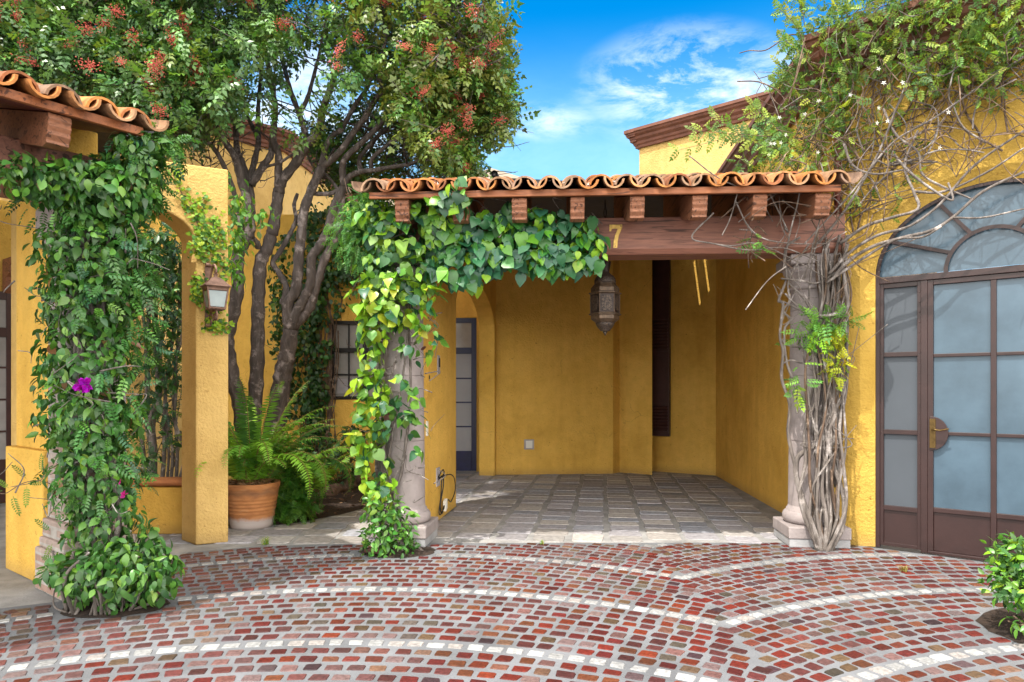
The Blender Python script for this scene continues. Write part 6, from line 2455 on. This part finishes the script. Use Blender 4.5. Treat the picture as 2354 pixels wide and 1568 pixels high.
# main stems traced up the front of the column
stem_px([(1888, 1272, 6.0), (1870, 1215, 6.0), (1845, 1150, 6.05), (1830, 1090, 6.1), (1835, 1050, 6.1), (1870, 1025, 6.08), (1905, 985, 6.06), (1918, 945, 6.05), (1905, 900, 6.08), (1895, 850, 6.1), (1910, 800, 6.1), (1905, 740, 6.1), (1900, 660, 6.08), (1895, 600, 6.05), (1905, 550, 6.0)], 0.026, 0.016)
stem_px([(1895, 1272, 6.0), (1900, 1200, 6.02), (1890, 1130, 6.05), (1895, 1060, 6.06), (1920, 1000, 6.06), (1910, 940, 6.08), (1930, 880, 6.08), (1925, 800, 6.1), (1920, 700, 6.1), (1915, 620, 6.08), (1930, 540, 6.0)], 0.02, 0.013)
stem_px([(1905, 1272, 6.0), (1935, 1215, 6.0), (1940, 1150, 6.03), (1920, 1080, 6.05), (1905, 1020, 6.05), (1910, 960, 6.06), (1940, 900, 6.08), (1930, 830, 6.1), (1935, 740, 6.1), (1925, 650, 6.08), (1950, 560, 6.0)], 0.022, 0.012)
stem_px([(1900, 1272, 5.98), (1925, 1220, 5.98), (1945, 1160, 6.0), (1938, 1060, 6.02), (1930, 990, 6.04), (1936, 920, 6.06), (1925, 860, 6.08)], 0.018, 0.010)
stem_px([(1885, 1270, 6.0), (1850, 1190, 6.02), (1838, 1130, 6.04), (1852, 1060, 6.05), (1850, 990, 6.06), (1880, 900, 6.08), (1875, 800, 6.1), (1885, 700, 6.08), (1880, 600, 6.05)], 0.018, 0.009)
stem_px([(1890, 1270, 6.0), (1878, 1180, 6.02), (1880, 1080, 6.04), (1875, 980, 6.06), (1885, 880, 6.08), (1890, 780, 6.1), (1888, 680, 6.1), (1900, 590, 6.05)], 0.014, 0.008)
stem_px([(1880, 1268, 6.0), (1862, 1200, 6.0), (1868, 1120, 6.03), (1905, 1060, 6.03), (1925, 1020, 6.04), (1900, 940, 6.05)], 0.012, 0.007)
for k in range(14):
    x = random.uniform(1850, 1935)
    pts = [(1893 + random.gauss(0, 10), 1270, 6.0)]
    ph = random.uniform(0, 6.3)
    for i, y in enumerate((1200, 1120, 1030, 940, 850, 760, 680, 600, 545)):
        pts.append((x + 16 * math.sin(ph + i * 0.8) + random.gauss(0, 5) + (12 if y < 700 else 0), y, 6.04 + random.uniform(-0.03, 0.05)))
    n_ = random.randint(6, 10)
    stem_px(pts[:n_], random.uniform(0.008, 0.017), random.uniform(0.005, 0.009), 6, 1 if k % 3 == 0 else 0)
# loose pale loops standing off to the left of the column
stem_px([(1832, 1090, 6.1), (1812, 1000, 6.1), (1815, 930, 6.1), (1797, 870, 6.1), (1800, 810, 6.1), (1793, 770, 6.1), (1800, 700, 6.1), (1790, 690, 6.1), (1808, 640, 6.1), (1803, 600, 6.08), (1810, 565, 6.05), (1840, 545, 6.0)], 0.015, 0.010)
stem_px([(1845, 940, 6.12), (1825, 880, 6.1), (1808, 830, 6.1), (1803, 760, 6.1), (1818, 735, 6.1), (1800, 715, 6.1), (1815, 690, 6.08), (1812, 650, 6.08), (1835, 600, 6.05), (1860, 560, 6.0)], 0.012, 0.008)
stem_px([(1795, 780, 6.1), (1815, 795, 6.1), (1850, 800, 6.1), (1880, 815, 6.1)], 0.010, 0.008)
stem_px([(1800, 835, 6.1), (1820, 828, 6.1), (1850, 835, 6.1), (1872, 820, 6.1)], 0.010, 0.007)
stem_px([(1790, 690, 6.1), (1815, 700, 6.1), (1850, 720, 6.1), (1880, 740, 6.1)], 0.009, 0.007)
stem_px([(1805, 675, 6.1), (1830, 700, 6.1), (1870, 712, 6.1)], 0.009, 0.006)
stem_px([(1812, 650, 6.1), (1850, 690, 6.08), (1875, 740, 6.1)], 0.009, 0.007)
stem_px([(1795, 640, 6.08), (1840, 645, 6.05), (1880, 650, 6.05), (1930, 620, 6.02), (1980, 580, 5.98)], 0.009, 0.007)
# thick hooked stub right of the column
stem_px([(1885, 728, 6.02), (1910, 725, 5.98), (1940, 715, 5.95), (1950, 700, 5.95), (1945, 670, 5.95), (1940, 630, 5.97), (1935, 600, 6.0)], 0.018, 0.013)
# vertical bundle behind them
for k in range(26):
    x = random.uniform(1880, 1942)
    pts = []
    for y in (1230, 1120, 1000, 880, 760, 640, 540):
        pts.append((x + random.gauss(0, 9) - (0 if y < 1000 else 12), y, 6.12 + random.uniform(-0.05, 0.06)))
    a = random.randint(0, 3)
    stem_px(pts[a:], random.uniform(0.007, 0.016), random.uniform(0.005, 0.011), 6, 1 if k % 4 == 0 else 0)
for k in range(30):
    x, y = random.uniform(1840, 1945), random.uniform(620, 1150)
    stem_px([(x, y, 6.05), (x + random.gauss(0, 25), y + random.gauss(0, 40), 6.02), (x + random.gauss(0, 40), y - random.uniform(20, 120), 6.05)], random.uniform(0.003, 0.007), 0.003, 5)
# sweep from column top up to the right over the facade, some across the arch's glass
for pts, r in [([(1915, 640, 6.0), (1950, 600, 5.95), (2010, 565, 5.85), (2080, 545, 5.72), (2140, 530, 5.62), (2190, 500, 5.55), (2260, 440, 5.45), (2354, 395, 5.3)], 0.016),
               ([(1905, 630, 6.0), (1960, 575, 5.93), (2020, 540, 5.83), (2090, 520, 5.7), (2160, 470, 5.6), (2240, 380, 5.5), (2354, 300, 5.35)], 0.014),
               ([(1900, 650, 6.0), (1990, 590, 5.9), (2060, 550, 5.75), (2120, 545, 5.65), (2165, 520, 5.58)], 0.013),
               ([(1880, 560, 6.0), (1930, 500, 5.95), (1970, 440, 5.9), (2020, 350, 5.85), (2060, 250, 5.75), (2100, 150, 5.7)], 0.012),
               ([(1930, 560, 6.0), (1990, 520, 5.9), (2050, 500, 5.8), (2110, 480, 5.7), (2100, 440, 5.7), (2080, 380, 5.75), (2110, 300, 5.7)], 0.015),
               ([(2055, 355, 5.8), (2090, 395, 5.72), (2150, 440, 5.62), (2190, 460, 5.55), (2180, 420, 5.58)], 0.012),
               ([(2030, 250, 5.82), (2060, 310, 5.78), (2110, 350, 5.7), (2120, 400, 5.68), (2170, 430, 5.6), (2240, 460, 5.5)], 0.011),
               ([(1940, 330, 5.98), (1960, 380, 5.95), (2010, 400, 5.85), (2080, 390, 5.75)], 0.012),
               ([(1640, 490, 5.75), (1590, 545, 5.75), (1640, 560, 5.72), (1720, 575, 5.72), (1800, 570, 5.8), (1880, 600, 5.95)], 0.007),
               ([(1610, 555, 5.75), (1680, 565, 5.72), (1740, 560, 5.72), (1830, 600, 5.85), (1900, 640, 5.98)], 0.006),
               ([(1690, 460, 5.72), (1720, 520, 5.72), (1760, 550, 5.75), (1830, 560, 5.85), (1900, 560, 5.95)], 0.007),
               ([(1850, 640, 5.95), (1870, 560, 5.8), (1890, 470, 5.7), (1870, 400, 5.7)], 0.008),
               ([(1800, 620, 5.9), (1815, 540, 5.8), (1835, 460, 5.7), (1840, 410, 5.65)], 0.008),
               ([(2354, 130, 5.3), (2250, 200, 5.45), (2150, 270, 5.6), (2050, 330, 5.75), (1960, 440, 5.88), (1850, 560, 5.85)], 0.010),
               ([(2190, 500, 5.55), (2260, 500, 5.45), (2354, 480, 5.3)], 0.009),
               ([(2100, 440, 5.7), (2170, 440, 5.6), (2270, 395, 5.45), (2354, 340, 5.3)], 0.011)]:
    stem_px(pts, r, r * 0.65)


def fac(t, z, o):
    return np.array(fp(t, z, -o))


# random network of thinner stems on the facade
for k in range(330):
    t, z = random.uniform(-0.2, 2.0), random.uniform(2.6, 4.5)
    if (t - TC) ** 2 + (max(0, z - ZS) * 1.2) ** 2 < 1.03 ** 2:
        continue
    o = random.uniform(0.015, 0.22)
    ang = random.choice((1.1, 0.6, 2.0, 1.5, 0.2, 2.6)) + random.gauss(0, 0.3)
    pts = [fac(t, z, o)]
    for i in range(random.randint(3, 7)):
        st = random.uniform(0.10, 0.22)
        t += math.cos(ang) * st; z += math.sin(ang) * st
        ang += random.gauss(0, 0.42)
        o = max(0.012, o + random.gauss(0, 0.03))
        z = min(z, 4.75)
        if (t - TC) ** 2 + (max(0, z - ZS) * 1.2) ** 2 < 0.93 ** 2 and random.random() < 0.75:
            break
        pts.append(fac(t, z, o))
    if len(pts) > 2:
        r = random.uniform(0.0035, 0.0095)
        s = spline(pts, 4)
        m.tube([Vector(q) for q in s], [r * (1 - 0.5 * i / len(s)) for i in range(len(s))], 5, random.choice((0, 1, 1)))
for k in range(330):
    t, z = random.uniform(-0.2, 2.0), random.uniform(3.3, 4.75)
    c = fac(t, z, random.uniform(0.05, 0.42))
    e = c + np.array((random.gauss(0, 0.2), random.gauss(0, 0.12), random.gauss(-0.08, 0.22)))
    s = spline([c, (c + e) / 2 + rng.normal(size=3) * 0.05, e], 4)
    m.tube([Vector(q) for q in s], random.uniform(0.002, 0.0045), 4, random.choice((0, 1, 1, 1)))
# bare stems at the eave's right end and over the cornice corner
for k in range(46):
    c = np.array(P(random.uniform(1700, 1960), random.uniform(400, 620), random.uniform(5.6, 5.95)))
    e = c + np.array((random.gauss(0, 0.25), random.gauss(0, 0.08), random.gauss(0, 0.25)))
    s = spline([c, (c + e) / 2 + rng.normal(size=3) * 0.06, e], 5)
    m.tube([Vector(q) for q in s], random.uniform(0.003, 0.006), 5, random.choice((0, 1, 1)))
for k in range(60):
    c = np.array(P(random.uniform(1780, 1960), random.uniform(180, 420), random.uniform(6.0, 6.7)))
    e = c + np.array((random.gauss(0, 0.2), random.gauss(0, 0.15), random.gauss(0.1, 0.35)))
    s = spline([c, (c + e) / 2 + rng.normal(size=3) * 0.06, e], 5)
    m.tube([Vector(q) for q in s], random.uniform(0.003, 0.006), 5, random.choice((0, 1, 1)))
m.build('stems', [M['vine_bark'], M['vine_brown']], oj, smooth=True, recalc=False)


def facblob(px, py, rx_, ry_, n, o=0.15, dep=0.16):
    dx = (px - CX) / FPX
    t = (dx * F0.y - F0.x) / (w_r.x - dx * w_r.y)
    Y = F0.y + w_r.y * t
    c = Vector((F0.x + w_r.x * t, Y, EYE + (HY - py) / FPX * Y)) + n_r * o
    k = Y / FPX
    return (tuple(c), (rx_ * k * 0.85, dep + 0.05, ry_ * k), n)


bj = [facblob(2000, 60, 110, 80, 420, 0.22, 0.25), facblob(2120, 40, 120, 80, 420, 0.25, 0.25), facblob(2250, 40, 120, 80, 420, 0.25, 0.25), facblob(2354, 60, 90, 90, 300, 0.2, 0.2),
      facblob(2060, 150, 110, 60, 260, 0.2), facblob(2180, 150, 110, 60, 270, 0.2), facblob(2300, 150, 90, 60, 230, 0.2), facblob(2150, 210, 120, 40, 110, 0.18), facblob(2290, 210, 90, 40, 90, 0.18),
      facblob(1960, 150, 70, 90, 230, 0.25), facblob(1935, 240, 60, 90, 240, 0.2), facblob(1960, 330, 40, 60, 90, 0.15), facblob(2050, 260, 70, 40, 60), facblob(2100, 330, 50, 40, 26), facblob(2020, 320, 50, 50, 34), facblob(2020, 480, 60, 40, 26), facblob(1960, 450, 30, 60, 40), facblob(2110, 420, 40, 40, 10),
      cpx(1870, 300, 6.5, 90, 90, 0.3, 360), cpx(1800, 340, 6.6, 80, 60, 0.3, 260), cpx(1880, 200, 6.4, 70, 90, 0.3, 270), cpx(1850, 110, 6.4, 50, 70, 0.25, 90), cpx(1890, 50, 6.2, 60, 60, 0.25, 160), cpx(1760, 370, 6.4, 70, 35, 0.25, 120), cpx(1860, 380, 6.2, 70, 25, 0.25, 90), cpx(1720, 300, 6.6, 60, 40, 0.2, 30), cpx(2000, -60, 5.9, 200, 60, 0.3, 350), cpx(2300, -60, 5.5, 200, 60, 0.3, 350)]
bj = [(c_, r_, max(6, int(n_ * 0.5))) for c_, r_, n_ in bj]
p, d, nn_ = blob_leaves(bj, 0.2, 0.6, 0.6, 0.6, (0.25, 1.15))
k = len(p)
pale = [(0.15, 0.25, 0.05), (0.21, 0.31, 0.055), (0.30, 0.36, 0.06), (0.085, 0.18, 0.055), (0.11, 0.22, 0.035)]
# on and below the column: brighter sprays
bk2 = [cpx(1870, 770, 6.0, 50, 40, 0.12, 44), cpx(1900, 745, 5.98, 50, 25, 0.1, 30), cpx(1840, 880, 6.0, 26, 50, 0.08, 16), cpx(1745, 555, 5.7, 24, 16, 0.06, 9), cpx(1950, 740, 5.95, 25, 18, 0.06, 10)]
p2, d2, n2_ = blob_leaves(bk2, 0.3, 0.7, 0.5, 0.7, (0.2, 1.1))
bk3 = [cpx(1920, 830, 6.0, 26, 70, 0.1, 60), cpx(1925, 760, 6.0, 26, 30, 0.08, 24)]
p3, d3, n3_ = blob_leaves(bk3, 0.7, 0.5, 0.5, 0.6, (0.2, 1.1))
scatter_mesh('leaves', PIN, p, d, nn_, rng.uniform(0.062, 0.108, size=k), pick_cols(k, pale, [3, 2.4, 1.5, 2.4, 2.2], 0.25), M['leaf_soft'], oj, extra=[
    (PIN5, p2, d2, n2_, rng.uniform(0.11, 0.16, size=len(p2)), pick_cols(len(p2), [(0.12, 0.29, 0.06), (0.17, 0.36, 0.05), LIME], [3, 2, 1], 0.2)),
    (PIN, p3, d3, n3_, rng.uniform(0.06, 0.10, size=len(p3)), pick_cols(len(p3), [YLG, (0.42, 0.42, 0.02), LIME], [3, 2, 1], 0.15))])
# long sprays sticking out against the sky
PPs, DDs = [], []
m = MB()
for a, b, c in [((1870, 330, 6.5), (1760, 300, 6.6), (1560, 345, 6.5)), ((1860, 320, 6.5), (1720, 310, 6.4), (1600, 300, 6.4)), ((1850, 350, 6.4), (1740, 330, 6.4), (1640, 270, 6.4)), ((1860, 130, 6.2), (1830, 60, 6.2), (1790, 20, 6.2)), ((1870, 160, 6.2), (1830, 110, 6.2), (1800, 90, 6.2)), ((1850, 250, 6.4), (1810, 190, 6.4), (1780, 190, 6.4)), ((1850, 60, 6.2), (1840, 10, 6.2), (1810, -20, 6.2)), ((1840, 340, 6.4), (1770, 280, 6.4), (1730, 240, 6.4)), ((1880, 260, 6.4), (1830, 180, 6.4), (1790, 150, 6.4))]:
    s = spline([tuple(P(*a)), tuple(P(*b)), tuple(P(*c))], 8)
    m.tube([Vector(q) for q in s], [0.004 * (1 - 0.6 * i / len(s)) for i in range(len(s))], 5)
    for i in range(3, len(s)):
        t = s[i] - s[i - 1]
        for sg in (-1, 1):
            PPs.append(s[i]); DDs.append(t / np.linalg.norm(t) * 0.8 + np.array((0.15, 0, sg * 0.8)) + rng.normal(size=3) * 0.2)
m.build('shoots', M['vine_brown'], oj, recalc=False)
PPs = np.array(PPs); DDs = np.array(DDs)
scatter_mesh('shoot_leaves', PIN, PPs, DDs, np.tile((0.0, -1.0, 0.35), (len(PPs), 1)) + rng.normal(size=(len(PPs), 3)) * 0.4, rng.uniform(0.075, 0.12, size=len(PPs)), pick_cols(len(PPs), pale, [2, 2, 2, 2, 3], 0.2), M['leaf_soft'], oj)
# white star flowers
STAR_V, STAR_F = [(0, 0, 0)], []
for k in range(5):
    a = 2 * math.pi * k / 5
    i = len(STAR_V)
    for rr_, da in ((0.5, -0.38), (1.0, 0.0), (0.5, 0.38)):
        STAR_V.append((rr_ * math.cos(a + da), rr_ * math.sin(a + da), 0.12 * rr_))
    STAR_F.append((0, i, i + 1, i + 2))
STAR = (np.array(STAR_V, dtype=np.float32), STAR_F)
for px, py, Y in [(2020, 158, 5.6), (2032, 190, 5.6), (2075, 190, 5.5), (1955, 218, 5.75), (1850, 262, 6.2), (2020, 248, 5.6), (2016, 283, 5.6), (2040, 278, 5.6), (1882, 232, 6.1), (1792, 270, 6.2), (1806, 310, 6.2), (1780, 330, 6.2), (1795, 328, 6.2), (1772, 330, 6.2), (1768, 355, 6.2), (2160, 340, 5.5), (2180, 258, 5.4), (1880, 350, 6.1)]:
    q = np.array(P(px, py, Y))[None, :]
    scatter_mesh('flower', STAR, q, np.array([[random.gauss(0, 0.4), -0.1, 1.0]]), np.array([[random.gauss(0, 0.3), -1.0, 0.3]]), [0.021], np.array([[0.85, 0.85, 0.82]]), M['petal'], oj)
